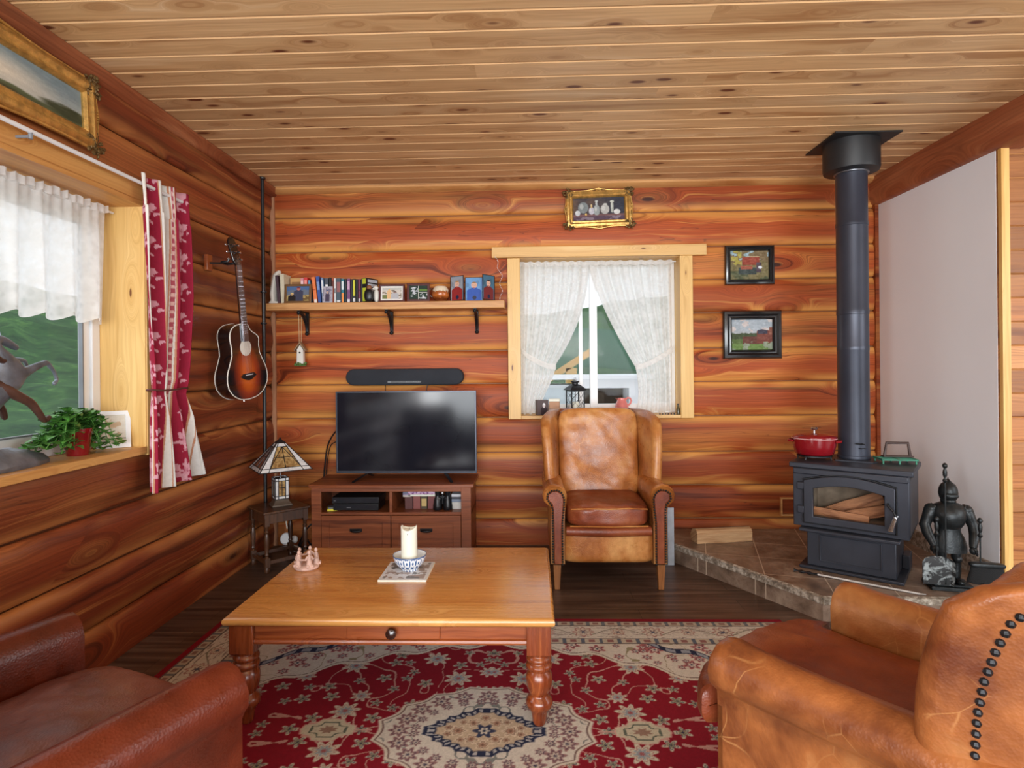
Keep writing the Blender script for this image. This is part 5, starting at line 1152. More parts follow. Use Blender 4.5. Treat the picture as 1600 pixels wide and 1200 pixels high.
# ------------------------------------------------------------------ guitar on the left wall
def guitar():
    t = thing('guitar', 'dark sunburst acoustic guitar hanging on the left log wall', 'guitar', (-1.885, 3.93, 1.21))
    t.rotation_euler = (math.radians(0), 0, 0)
    t.matrix_world = Matrix.Translation((-1.925, 3.895, 1.20)) @ Matrix.Rotation(math.radians(90 - 12), 4, 'Z') @ Matrix.Rotation(math.radians(-7), 4, 'Y')
    # local: x across (right = away along the wall), z up, -y out of the face
    def outline(n=64):
        P = []
        for k in range(n):
            a = 2 * PI * k / n; z = .245 - .245 * math.cos(a)
            u = z / .49; w = float(np.interp(u, [0, .006, .02, .05, .1, .18, .28, .38, .5, .6, .7, .8, .88, .94, .98, .995, 1], [0, .05, .085, .122, .158, .188, .198, .190, .158, .134, .132, .140, .136, .118, .085, .05, 0])); sg = 1 if k < n / 2 else -1
            x = sg * w
            if sg > 0 and u > .78: x = min(x, float(np.interp(u, [.78, .84, .87, .92, 1], [.14, .125, .085, .055, .035])))
            P.append((x, z))
        return P
    O = outline(); S = M['plastic']; bm_ = simple('guitar_lacquer', (22, 16, 18), .12, coat=.8)
    m = MB(); m.loft([[(x * .985, .0, z) for x, z in O], [(x, -.004, z) for x, z in O], [(x, -.092, z) for x, z in O]], cap=True); b = m.build('body', bm_, t, angle=50)
    m = MB(); hole = [(.047 * math.cos(2 * PI * k / 64 - PI / 2), .335 + .047 * math.sin(2 * PI * k / 64 - PI / 2)) for k in range(64)]
    m.ring([(x * .985, .245 + (z - .245) * .988) for x, z in O], hole, -.0955, -.0925); m.build('soundboard', M['sunburst'], b, angle=30)
    m = MB(); m.tube([(x * .995, -.094, z) for x, z in O] + [(O[0][0], -.094, O[0][1])], .0035, 6); m.tube([(x * .995, -.003, z) for x, z in O] + [(O[0][0], -.003, O[0][1])], .003, 6); bd = m.build('binding', M['cream'], b); bd['label'] = 'cream edge binding'
    m = MB(); m.lathe([(.044, 0), (.053, 0), (.053, .0015), (.044, .0015)], seg=40); m.build('soundhole_rosette', M['cream'], b, loc=(0, -.0955, .335), rot=(PI / 2, 0, 0))
    m = MB(); m.prism([(-.075, .150), (-.05, .168), (.05, .168), (.075, .150), (.03, .128), (0, .122), (-.03, .128)], -.105, -.0956); br = m.build('bridge', S, b, bevel=.002)
    m = MB(); m.box(-.035, .035, -.108, -.105, .156, .160); m.build('saddle', M['white'], br)
    m = MB(); L = []
    for z, w in ((.375, .028), (.60, .026), (.86, .022)): L.append([(-w, -.098, z), (w, -.098, z), (w * .9, -.085, z), (0, -.070 - .0 * z, z), (-w * .9, -.085, z)])
    m.loft(L); m.box(-.028, .028, -.098, -.01, .42, .49); n = m.build('neck', bm_, t, bevel=.002)
    m = MB(); m.loft([[(-.028, -.104, .375), (.028, -.104, .375), (.028, -.098, .375), (-.028, -.098, .375)], [(-.022, -.104, .862), (.022, -.104, .862), (.022, -.098, .862), (-.022, -.098, .862)]]); fb = m.build('fretboard', simple('rosewood', (74, 50, 42), .4), n)
    m = MB()
    z = .862
    for k in range(19): z = .862 - .65 * (1 - 2 ** (-(k + 1) / 12)); m.box(-.025, .025, -.1052, -.104, z - .0008, z + .0008)
    m.box(-.028, -.0255, -.1045, -.098, .375, .86); m.build('frets', M['steel'], fb)
    m = MB()
    for k in range(6): x = (k - 2.5); m.tube([(x * .0105, -.108, .158), (x * .0065, -.107, .862), (x * .006, -.1, .90 + .012 * (k % 3))], .0007, 4)
    m.build('strings', M['steel'], t)
    m = MB(); m.T = Matrix.Translation((0, -.092, .86)) @ Matrix.Rotation(math.radians(-12), 4, 'X'); m.prism([(-.022, 0), (.022, 0), (.034, .03), (.036, .13), (.030, .165), (.012, .182), (-.012, .182), (-.030, .165), (-.036, .13), (-.034, .03)], -.007, .007); hd = m.build('headstock', bm_, t, bevel=.003)
    for s in (-1, 1):
        for k in range(3):
            m = MB(); z = .90 + .045 * k; m.tube([(s * .030, -.078 + .006 * k, z), (s * .052, -.078 + .006 * k, z)], .003, 6); m.ball((s * .060, -.078 + .006 * k, z), (.010, .006, .009), 10, 6); m.tube([(s * .018, -.112 + .006 * k, z), (s * .018, -.075, z)], .004, 8); m.build('tuning_peg', M['steel'], hd)
    m = MB(); m.tube([(0, -.046, -.018), (0, -.046, 0)], [.007, .004], 10); m.build('strap_button', M['steel'], b)
guitar()
t = thing('guitar_hanger', 'wooden wall block with padded hook holding the guitar', 'hook', (-2.018, 3.70, 2.06))
m = MB(); m.box(0, .022, -.03, .03, -.05, .05); m.build('block', M['redpine'], t, bevel=.003)
m = MB(); m.tube([(.02, 0, 0), (.095, .02, .0)], .006, 8)
for s in (-1, 1): m.tube([(.095, .02, 0), (.105, .02 + s * .036, 0), (.145, .02 + s * .038, .004), (.152, .02 + s * .036, .02)], .008, 8)
m.build('hook', M['plastic'], t)

# ------------------------------------------------------------------ pots, fire tools and pieces on the hearth
def on_stove(x, y): v = Matrix.Rotation(SA, 3, 'Z') @ Vector((x, y, 0)); return (1.862 + v.x, 3.606 + v.y)
px_, py_ = on_stove(-.222, .205)
t = thing('trivet', 'black iron trivet under the red casserole pot on the stove', 'trivet', (px_, py_, .7845))
m = MB(); m.lathe([(.085, .018), (.10, .018), (.10, .026), (.085, .026), (.085, .018)], seg=30, sx=1.05, sy=.95, cap=False); m.box(-.10, .10, -.006, .006, .018, .026); m.box(-.006, .006, -.09, .09, .018, .026); m.build('ring', M['iron'], t)
for a in (.6, 2.5, 3.8, 5.6): m = MB(); m.tube([(.096 * math.cos(a), .085 * math.sin(a), .02), (.102 * math.cos(a), .09 * math.sin(a), 0)], [.006, .005], 8); m.build('foot', M['iron'], t)
t = thing('casserole_pot', 'red enamel oval casserole pot with silver knob on the stove', 'pot', (px_, py_, .812), -.42); e = dict(seg=44, sx=1.12, sy=.95)
m = MB(); m.lathe([(.001, 0), (.088, 0), (.100, .010), (.112, .06), (.114, .105), (.111, .106), (.108, .10), (.001, .09)], **e); b = m.build('pot_body', M['redpot'], t, angle=60)
for s in (-1, 1):
    m = MB(); m.tube([(s * .120, -.04, .086), (s * .148, -.03, .090), (s * .153, 0, .091), (s * .148, .03, .090), (s * .120, .04, .086)], [.007, .008, .008, .008, .007], 8); m.build('handle', M['redpot'], b)
m = MB(); m.lathe([(.116, .107), (.117, .113), (.108, .122), (.07, .134), (.03, .139), (.001, .140)], **e); l = m.build('lid', M['redpot'], t, angle=60)
m = MB(); m.lathe([(.118, .1035), (.1185, .1065), (.116, .1075), (.113, .1065), (.113, .104)], **e); q = m.build('rim_band', flat((226, 186, 186), .3), t); q['label'] = 'pale pink rim'
m = MB(); m.lathe([(.006, .14), (.006, .155), (.019, .160), (.022, .168), (.016, .176), (.001, .179)], seg=20); m.build('knob', M['steel'], l)
tx_, ty_ = on_stove(.205, .315)
t = thing('trivet', 'green enamel trivet at the right back of the stove top', 'trivet', (tx_, ty_, .7845), -.15)
m = MB()
for k in range(7): m.box(-.10, .10, -.066 + k * .022 - .004, -.066 + k * .022 + .004, .022, .029)
m.box(-.10, -.092, -.07, .07, .020, .031); m.box(.092, .10, -.07, .07, .020, .031); m.box(-.006, .006, -.07, .07, .020, .030); m.build('grid', M['greenm'], t, smooth=False)
for x in (-.09, 0, .09):
    for y in (-.06, .06): m = MB(); m.tube([(x, y, .022), (x, y, 0)], .005, 8); m.build('foot', M['greenm'], t)
t = thing('iron_stand', 'brown iron cradle standing behind the green trivet', 'stand', (tx_ + .03, ty_ + .03, .8155), -.15)
m = MB(); m.tube([(-.072, 0, .004), (-.06, 0, .085), (.06, 0, .085), (.072, 0, .004)], .009, 6); m.build('cradle_frame', simple('brown_iron', (70, 54, 50), .5, .3), t); m = MB(); m.box(-.085, .085, -.022, .022, 0, .008); m.build('foot_bar', simple('brown_iron_b', (70, 54, 50), .5, .3), t, bevel=.002)
# split log lying on the hearth
t = thing('firewood_log', 'split pine log lying on the hearth near the back wall', 'log', (1.355, 4.36, .1305), math.radians(9))
m = MB(); L = []
for k in range(9):
    q = k / 8; x = -.205 + .41 * q; l = []
    for (y, z) in ((-.055, 0), (.05, .0), (.062, .04), (.03, .085), (-.01, .098), (-.045, .088), (-.058, .065)):
        l.append((x, y + .004 * noise.noise(Vector((x * 9, y * 30, z * 30))), z + (.004 * noise.noise(Vector((x * 9, y * 30, 3))) if z > 0 else 0)))
    L.append(l)
m.loft(L); m.build('wood', M['firewood'], t, angle=30)
m = MB(); m.loft([[(x, y, z) for (y, z) in ((.050, .001), (.063, .04), (.031, .086), (-.01, .0995), (-.02, .0985), (.024, .080), (.055, .04))] for x in (-.2045, .2045)]); m.build('bark', simple('bark', (120, 84, 60), .9, var=.4, scale=30, bump=.8), t)
# poker lying on the hearth in front of the stove
t = thing('poker', 'long fire poker with twisted handle lying in front of the stove', 'poker', (0, 0, 0))
A_ = Vector((1.585, 3.70, .142)); B_ = Vector((2.10, 3.335, .137))
d_ = (B_ - A_).normalized(); m = MB(); m.tube([tuple(A_ + d_ * .12), tuple(B_)], .0055, 8); m.tube([tuple(B_), tuple(B_ + d_ * .03 + Vector((0, 0, .004)))], [.004, .002], 8); m.build('shaft', simple('worn_steel', (206, 206, 204), .45, .3), t)
m = MB(); m.tube([tuple(A_ + d_ * (.13 * k / 12)) for k in range(13)], [.011, .007, .004, .008, .010, .007, .004, .008, .010, .006, .004, .007, .006], 10); m.build('grip', M['iron'], t)
# knight fire-tool set
def knight():
    K = simple('cast_iron_figure', (38, 42, 44), .38, .45, var=.35, scale=30, bump=.35, bscale=90)
    t = thing('knight_fireset', 'black cast iron knight figure holding fireplace tools on the hearth', 'fireplace tool stand', (2.335, 3.45, .1305), math.radians(-14))
    m = MB(); m.box(-.11, .11, -.075, .075, 0, .022); m.box(-.095, .095, -.06, .06, .022, .034); m.build('base', K, t, bevel=.004)
    for s in (-1, 1):
        m = MB(); m.tube([(s * .034, .0, .034), (s * .034, 0, .05), (s * .036, 0, .10), (s * .040, 0, .155), (s * .038, 0, .17), (s * .036, 0, .25), (s * .03, 0, .30)], [.018, .020, .024, .020, .026, .030, .030], 14); m.sq((s * .040, -.025, .048), (.021, .045, .015), e=3, n=6); m.ball((s * .040, -.014, .165), (.022, .018, .022), 10, 8); m.build('leg', K, t)
    m = MB(); L = []
    for z, rx, ry in ((.205, .088, .060), (.24, .086, .058), (.285, .074, .052), (.315, .060, .046), (.335, .058, .046), (.36, .072, .058), (.40, .084, .068), (.435, .086, .062), (.462, .074, .050), (.480, .036, .034)):
        L.append([(rx * math.cos(a) * (1 + (.05 * math.cos(10 * a) if z < .30 else 0)), ry * math.sin(a) - (.012 * max(0, math.sin(a) * -1) if .34 < z < .45 else 0), z) for a in [2 * PI * k / 32 for k in range(32)]])
    m.loft(L); m.build('torso', K, t)
    for s in (-1, 1):
        m = MB(); m.tube([(s * .062, 0, .452), (s * .088, 0, .425), (s * .104, -.005, .385), (s * .118, -.008, .35), (s * .114, -.03, .31), (s * .098, -.055, .265), (s * .092, -.065, .245)], [.026, .035, .029, .028, .027, .021, .018], 14)
        m.ball((s * .086, .0, .438), (.032, .034, .030), 12, 8); m.ball((s * .122, -.006, .348), (.026, .022, .020), 10, 8)
        m.ball((s * .092, -.070, .232), (.021, .019, .022), 10, 8)
        for f in range(4): m.tube([(s * .088 + s * f * .006, -.082, .242 - f * .008), (s * .092 + s * f * .002, -.092, .236 - f * .008), (s * .104, -.086, .234 - f * .008)], .0045, 6)
        m.build('arm', K, t)
    m = MB(); m.lathe([(.034, .478), (.038, .486), (.036, .494), (.042, .505), (.047, .530), (.044, .556), (.034, .578), (.018, .592), (.006, .604), (.001, .618)], seg=24, sy=1.1); m.tube([(0, -.02, .60), (0, .0, .607), (0, .03, .59), (0, .05, .55)], .005, 6); hm = m.build('helmet', K, t)
    m = MB(); m.ball((0, -.030, .520), (.040, .034, .022), 16, 8); m.box(-.030, .030, -.062, -.058, .524, .530); m.build('visor', K, hm)
    for s in (-1, 1): m = MB(); m.tube([(s * .085, .03, .34), (s * .085, .035, .50)], .004, 6); 
    prof = [(.004, 0), (.010, .006), (.012, .014), (.007, .022), (.006, .030), (.010, .040), (.011, .060), (.007, .074), (.006, .080), (.012, .088), (.013, .096), (.008, .106), (.001, .110)]
    return t, K, prof
kt, K, hp = knight()
def tool(name, label, x, y, ztop, zbot, head=None):
    v = Matrix.Rotation(math.radians(-14), 3, 'Z') @ Vector((x, y, 0))
    t = thing(name, label, 'fireplace tool', (2.335 + v.x, 3.45 + v.y, .1305), math.radians(-14), 'fireplace tools on the knight stand')
    m = MB(); m.tube([(0, 0, zbot), (0, 0, ztop - .10)], .0042, 8); m.build('shaft', K, t)
    m = MB(); m.lathe(hp, (0, 0, ztop - .11), 14); m.build('grip', K, t)
    if head: head(t)
    return t
def shovel_head(t):
    m = MB(); L = []
    for z, w, b in ((.20, .03, -.002), (.19, .065, -.008), (.17, .078, -.012), (.10, .078, -.012), (.045, .074, -.006)):
        L.append([(-w, b - .016, z), (-w * .85, b, z), (w * .85, b, z), (w, b - .016, z), (w, b - .012, z + .001), (w * .85, b + .004, z), (-w * .85, b + .004, z), (-w, b - .012, z + .001)])
    m.loft(L); ash = NT('ash_stained_iron'); f = ash.noise(ash.obj(), 16, 4, .6, .8); ash.set(Base_Color=ash.ramp(f, [(.5, lin((34, 36, 38))), (.6, lin((150, 160, 162)))]), Roughness=.6)
    m.build('blade', ash.m, t, bevel=.001)
tool('fire_shovel', 'ash-stained iron shovel hanging to the left of the knight figure', -.095, -.105, .42, .18, shovel_head)
def brush_head(t):
    m = MB(); m.sq((.03, 0, .165), (.085, .022, .014), e=4, n=6); m.build('brush_back', K, t)
    m = MB(); L = []
    for z, w in ((.155, .075), (.12, .082), (.075, .095), (.068, .094)): L.append([(.03 + w * math.cos(a) * 1.0, (.018 + (.155 - z) * .12) * math.sin(a), z + .006 * math.sin(a * 9)) for a in [2 * PI * k / 30 for k in range(30)]])
    m.loft(L); b = m.build('bristles', simple('bristle', (22, 24, 26), .9, bump=1., bscale=260), t)
tool('hearth_brush', 'black hearth brush hanging to the right of the knight figure', .115, -.09, .42, .18, brush_head)
tool('fire_poker', 'tall upright poker rising above the knight helmet', -.055, -.112, .715, .05)
# weathered plank beside the chair
t = thing('plank', 'short weathered grey plank standing on end behind the tan chair', 'plank', (.935, 4.22, .0))
m = MB(); m.box(-.05, .05, -.009, .0, .0, .40); m.build('board', simple('weathered_grey', (168, 176, 186), .7, var=.25, scale=9, bump=.3), t, bevel=.002)
# pine framed recess low on the back wall
t = thing('outlet_box', 'small pine framed box low on the back wall beside the stove', 'box', (1.96, 4.672, .30))
m = MB(); m.ring([(-.06, -.07), (.06, -.07), (.06, .07), (-.06, .07)], [(-.048, -.058), (.048, -.058), (.048, .058), (-.048, .058)], -.02, .02); m.build('frame', M['shelf'], t, bevel=.002)
m = MB(); m.box(-.05, .05, .0, .02, -.06, .06); m.build('panel', M['log'], t, smooth=False)

# ------------------------------------------------------------------ pictures
def still_life(U, V):
    c = np.zeros(U.shape + (3,)) + (70, 62, 66); n = fbm(U, V, 5, 2); c = lay(c, (n - .35) * 2 * (1 - U), (122, 92, 66)); c = lay(c, soft(.62 - U, .5) * .6, (44, 54, 72)); c = lay(c, soft(V - .28, .04), (116, 84, 84)); c = lay(c, soft(V - .18 + .08 * (n - .5), .06), (84, 64, 80)); c = lay(c, (V < .2) * (fbm(U, V, 9, 5) > .55) * .6, (160, 150, 160))
    def blob(cx, cy, rx, ry, col, p=2): 
        nonlocal c; d = (np.abs(U - cx) / rx) ** p + (np.abs(V - cy) / ry) ** p; c = lay(c, soft(d - 1, .25), col); c = lay(c, soft(((U - cx + rx * .3) / (rx * .4)) ** 2 + ((V - cy - ry * .2) / (ry * .5)) ** 2 - 1, .8) * .5, (224, 224, 220))
    blob(.20, .57, .10, .24, (124, 132, 134)); blob(.36, .42, .055, .16, (186, 186, 196)); blob(.36, .63, .018, .09, (200, 170, 110)); blob(.46, .45, .055, .22, (150, 158, 158), 3); blob(.46, .74, .02, .12, (170, 176, 176)); blob(.46, .84, .035, .02, (200, 204, 200)); blob(.62, .48, .085, .21, (176, 176, 172)); blob(.63, .70, .04, .03, (196, 196, 190)); blob(.76, .58, .025, .26, (170, 176, 168), 3); blob(.76, .80, .04, .05, (196, 200, 190)); blob(.85, .36, .065, .11, (206, 208, 206)); blob(.09, .34, .05, .12, (196, 200, 206)); blob(.25, .28, .02, .05, (220, 180, 90))
    return c + (fbm(U, V, 20, 8)[..., None] - .5) * 30
def barn(U, V):
    n = fbm(U, V, 7, 3); c = np.zeros(U.shape + (3,)) + (122, 112, 76); c = lay(c, V > .68, (150, 176, 186)); c = lay(c, (n > .45) * (V > .5), (128, 110, 80)); c = lay(c, (n > .55) * (V > .3) * (U < .3), (176, 166, 84)); c = lay(c, (V < .3) * soft(n - .5, .2), (86, 92, 66))
    c = lay(c, (V > .5) & (V < .78 - .0 * U) & (U > .32 - (V - .5) * .0) & (U < .76), (150, 70, 54)); c = lay(c, (np.abs(V - .79) < .012) & (U > .42) & (U < .76), (206, 180, 140)); c = lay(c, (V > .18) & (V < .42) & (U > .22) & (U < .68), (64, 74, 72)); c = lay(c, (V > .36) & (V < .47) & (U > .28) & (U < .58), (166, 96, 76)); c = lay(c, (U > .68) & (U < .8) & (V > .25) & (V < .6), (84, 70, 80)); c = lay(c, np.hypot(U - .78, V - .42) < .05, (216, 220, 226))
    return c + (fbm(U, V, 20, 8)[..., None] - .5) * 60
def farm(U, V):
    n = fbm(U, V, 6, 6); c = np.zeros(U.shape + (3,)) + (168, 178, 186); c = lay(c, (n > .5) * (V > .6), (206, 196, 192)); c = lay(c, soft(V - .52, .3) * .5, (206, 196, 184)); c = lay(c, (V < .56 + .12 * (n - .5)), (70, 82, 54)); c = lay(c, V < .36, (92, 112, 62)); c = lay(c, (V < .44) & (V > .2) & (U > .28) & (U < .78), (104, 62, 52)); c = lay(c, (V < .66 - .2 * np.abs(U - .8)) & (V > .22) & (U > .62), (120, 66, 54)); c = lay(c, (V > .52) & (V < .68 - .3 * np.abs(U - .75)) & (U > .64) & (U < .88), (66, 62, 76)); c = lay(c, (U > .92) & (V < .74) & (V > .5), (140, 90, 74)); c = lay(c, (V < .2), (104, 132, 70)); c = lay(c, (n > .58) & (V < .28), (140, 150, 130)); return c + (fbm(U, V, 20, 8)[..., None] - .5) * 44
def land(U, V):
    n = fbm(U, V, 4, 2); c = np.zeros(U.shape + (3,)) + (176, 182, 178); c = lay(c, soft(.5 - V, .5), (132, 150, 156)); c = lay(c, soft(np.hypot(U - .55, (V - .45) * .7) - .2, .3), (222, 214, 196)); hill = .30 - .15 * U + .2 * (n - .5); c = lay(c, soft(V - hill, .05), (92, 100, 72)); c = lay(c, soft(V - hill + .13, .1), (70, 66, 44)); tr = np.hypot((U - .1) * 1.6, V - .62) - .34 + .3 * (fbm(U, V, 12, 4) - .5); c = lay(c, soft(tr, .08), (58, 62, 46)); c = lay(c, soft(np.hypot(U - .93, (V - .22)) - .12 + .2 * (n - .5), .06), (66, 72, 52)); return c + (fbm(U, V, 20, 8)[..., None] - .5) * 26
def wall_picture(name, label, loc, rz, w, h, fw, mat, func, n, ornate=False, tilt=.0, rot_y=0., dep=.03, inner=None):
    t = thing(name, label, 'picture', loc, 0, None, (-tilt, rot_y, rz)); a, b = w / 2, h / 2
    def R(d, aa=a, bb=b): return [(-aa + d, -bb + d), (aa - d, -bb + d), (aa - d, bb - d), (-aa + d, bb - d)]
    L = []
    seq = ((0, 0), (0, -.012), (fw * .12, -.020), (fw * .4, -.024), (fw * .62, -.016), (fw * .7, -.016), (fw * .85, -.020), (fw, -.010), (fw, -.002))
    m = MB(); m.loft([[(x, y * dep / .024, z) for x, z in R(d)] for d, y in seq], cap=False); m.box(-a + .002, a - .002, -.001, .004, -b + .002, b - .002); m.build('frame', M[mat], t, smooth=True, angle=35)
    o = canvas('painting', func, w - 2 * fw + .004, h - 2 * fw + .004, n[0], n[1], t); o.location = (0, -.004, 0)
    if ornate:
        m = MB(); rnd = random.Random(3)
        for sx in (-1, 1):
            for sz in (-1, 1):
                dk = MB()
                for k in range(60):
                    r = rnd.random() ** .6 * fw * .72; an = rnd.random() * 2 * PI; q = (sx * (a - fw * .30) + r * math.cos(an) * 1.1, -.014 - rnd.random() * .012, sz * (b - fw * .30) + r * math.sin(an))
                    dk.ball(q, (.004 + rnd.random() * fw * .12, .007, .004 + rnd.random() * fw * .12), 7, 5)
                dk.build('corner_carving', M['gold_dk'], t)
        # scalloped outer rail with a shell in the middle of each side
        for s in (-1, 1):
            m.tube([(x, -.016, s * (b + .004 + .010 * math.sin(PI * (x + a) / (2 * a)) - .014 * abs(math.sin(2 * PI * (x + a) / (2 * a))))) for x in [-a + fw * .9 + (2 * a - 1.8 * fw) * k / 24 for k in range(25)]], fw * .085, 6)
            m.tube([(s * (a + .004 + .008 * math.sin(PI * (z + b) / (2 * b)) - .010 * abs(math.sin(2 * PI * (z + b) / (2 * b)))), -.016, z) for z in [-b + fw * .9 + (2 * b - 1.8 * fw) * k / 16 for k in range(17)]], fw * .085, 6)
            for k in range(5): m.ball(((k - 2) * fw * .16, -.022, s * (b + .003 - abs(k - 2) * .002)), (.005, .006, .010), 7, 5); m.ball((s * (a + .002 - abs(k - 2) * .002), -.022, (k - 2) * fw * .16), (.010, .006, .005), 7, 5)
        m.build('gilt_ornament', M['gold'], t)
    return t
wall_picture('framed_painting', 'small still life of white vases in an ornate gilt frame above the window', (.537, 4.660, 2.600), 0, .50, .285, .054, 'gold', still_life, (130, 70), True, .06, math.radians(-1.2))
wall_picture('framed_painting', 'black framed painting of a red roofed barn, upper of two by the stovepipe', (1.681, 4.662, 2.150), 0, .372, .300, .042, 'frame_bk', barn, (100, 84), dep=.028)
wall_picture('framed_painting', 'black framed painting of a farm under a pale sky, lower of two by the stovepipe', (1.695, 4.662, 1.617), 0, .442, .366, .068, 'frame_bk', farm, (100, 84), dep=.034)
wall_picture('framed_painting', 'large landscape painting in an ornate gold frame above the left window', (-1.985, 2.135, 2.55), math.radians(90), 1.10, .31, .075, 'gold', land, (160, 60), True, .04)

# ------------------------------------------------------------------ curtains
def lace_panel(name, label, xo, zt, zb, inner, Y, seed, side):
    """side -1 left panel, +1 right panel; inner(t) -> inner edge x; tied to the outer jamb"""
    ny, nx = 90, 110; P = np.zeros((ny, nx, 3)); rs = random.Random(seed); ph = rs.random() * 6
    for i in range(ny):
        t = i / (ny - 1); z = zt + (zb - zt) * t; xi, outer, amp = inner(t)
        for j in range(nx):
            s = j / (nx - 1); x = outer + (xi - outer) * s
            y = Y + amp * math.sin(s * 2 * PI * 7 + ph + .6 * math.sin(s * 9)) + amp * .22 * math.sin(s * 2 * PI * 15 + 2 * ph + t * 2)
            P[i, j] = (x, y, z + .012 * math.sin(s * 20 + ph) * (t > .98) - (.05 * (1 - s) * 0))
    t_ = thing(name, label, 'curtain', (0, 0, 0)); P[..., 1] += .014 * side; grid_mesh('lace_cloth', M['lace'], P, None, t_); return t_
def sm(t): t = min(max(t, 0), 1); return t * t * (3 - 2 * t)
def innL(t):
    if t < .70: k = t / .70; return (.475 - .40 * k ** 2.2 + .0, -.075, .016 * (1 - .2 * k))
    k = (t - .70) / .30; return (.185 - .10 * sm(k) + (.0), -.075 + .0 * k, .013)
def inL(t):
    if t < .68: k = t / .68; return (.470 - .275 * k ** 2.0, -.078, .016 * (1 - .3 * k))
    k = (t - .68) / .32; return (.195 - .125 * sm(k), -.078, .012)
def inR(t):
    if t < .70: k = t / .70; return (.470 + .36 * k ** 1.35, 1.115, .016 * (1 - .3 * k))
    k = (t - .70) / .30; return (.83 + .02 * math.sin(k * 3), 1.115, .012)
a = lace_panel('lace_curtain', 'left white lace curtain tied back at the back window', 0, 2.20, 1.02, inL, 4.775, 1, -1)
b = lace_panel('lace_curtain', 'right white lace curtain tied back at the back window', 0, 2.20, 1.02, inR, 4.775, 2, 1)
for t_, pts in ((a, [(-.07, 1.52), (-.02, 1.47), (.07, 1.42), (.14, 1.39), (.20, 1.385)]), (b, [(1.12, 1.52), (1.05, 1.47), (.96, 1.42), (.88, 1.385), (.825, 1.38)])):
    m = MB(); L = []
    for (x, z) in pts: L.append([(x, 4.745, z - .022), (x, 4.742, z), (x, 4.745, z + .022), (x, 4.749, z + .022), (x, 4.746, z), (x, 4.749, z - .022)])
    m.loft(L); m.build('tie_back', M['lace_v'], t_)
for t_, x0, x1 in ((a, -.08, .475), (b, .465, 1.12)):
    m = MB(); L = []
    for k in range(60):
        x = x0 + (x1 - x0) * k / 59; y = 4.772 + .006 * math.sin(k * 1.1); z = 2.205 + .004 * math.sin(k * .9); L.append([(x, y - .010, z - .022), (x, y - .012, z + .012), (x, y + .012, z + .014), (x, y + .010, z - .022)])
    m.loft(L); m.build('gathered_heading', M['lace_v'], t_)
t = thing('curtain_wire', 'white curtain rod across the top of the back window', 'curtain rod', (.52, 4.772, 2.206)); m = MB(); m.tube([(-.61, 0, 0), (.63, 0, 0)], .005, 8); m.build('rod', M['white'], t)
def valance():
    ny, nx = 50, 260; P = np.zeros((ny, nx, 3))
    for i in range(ny):
        t = i / (ny - 1)
        for j in range(nx):
            s = j / (nx - 1); y = 1.2 + (2.985 - 1.2) * s + .02 * t * math.sin(s * 70); f = math.sin(s * 2 * PI * 13 + 1.5 * math.sin(s * 11))
            P[i, j] = (-2.15 + (.006 + .028 * t) * f + .006 * math.sin(s * 190) * (1 - t), y, 2.205 - .565 * t + (.012 * f if t > .97 else 0))
    t = thing('lace_valance', 'white lace valance across the top of the left window', 'curtain', (0, 0, 0)); grid_mesh('lace_cloth', M['lace_v'], P, None, t)
    m = MB(); L = []
    for k in range(300):
        y = 1.2 + 1.79 * k / 299; x = -2.15 + .008 * math.sin(k * .8); z = 2.208 + .006 * math.sin(k * .55); L.append([(x - .010, y, z - .018), (x - .011, y, z + .016), (x + .013, y, z + .018), (x + .013, y, z - .018)])
    m.loft(L); m.build('gathered_heading', M['lace_v'], t)
valance()
t = thing('inner_curtain_rod', 'slim white rod inside the left window holding the valance', 'curtain rod', (-2.15, 2.08, 2.208)); m = MB(); m.tube([(0, -.95, 0), (0, .965, 0)], .006, 8); m.build('rod', M['white'], t)
t = thing('curtain_rod', 'long white curtain rod above the left window', 'curtain rod', (-1.925, 2.1, 2.325)); m = MB(); m.tube([(0, -1.2, 0), (0, 1.20, 0)], .0095, 10); m.tube([(0, 1.20, 0), (-.07, 1.20, 0)], .009, 10); m.build('rod', M['white'], t)
for y in (.17, -.9): m = MB(); m.tube([(-.075, y, -.02), (0, y, -.02)], .006, 8); m.tube([(0, y, -.03), (0, y, .008)], .008, 8); m.build('rod_bracket', M['greypl'], t)
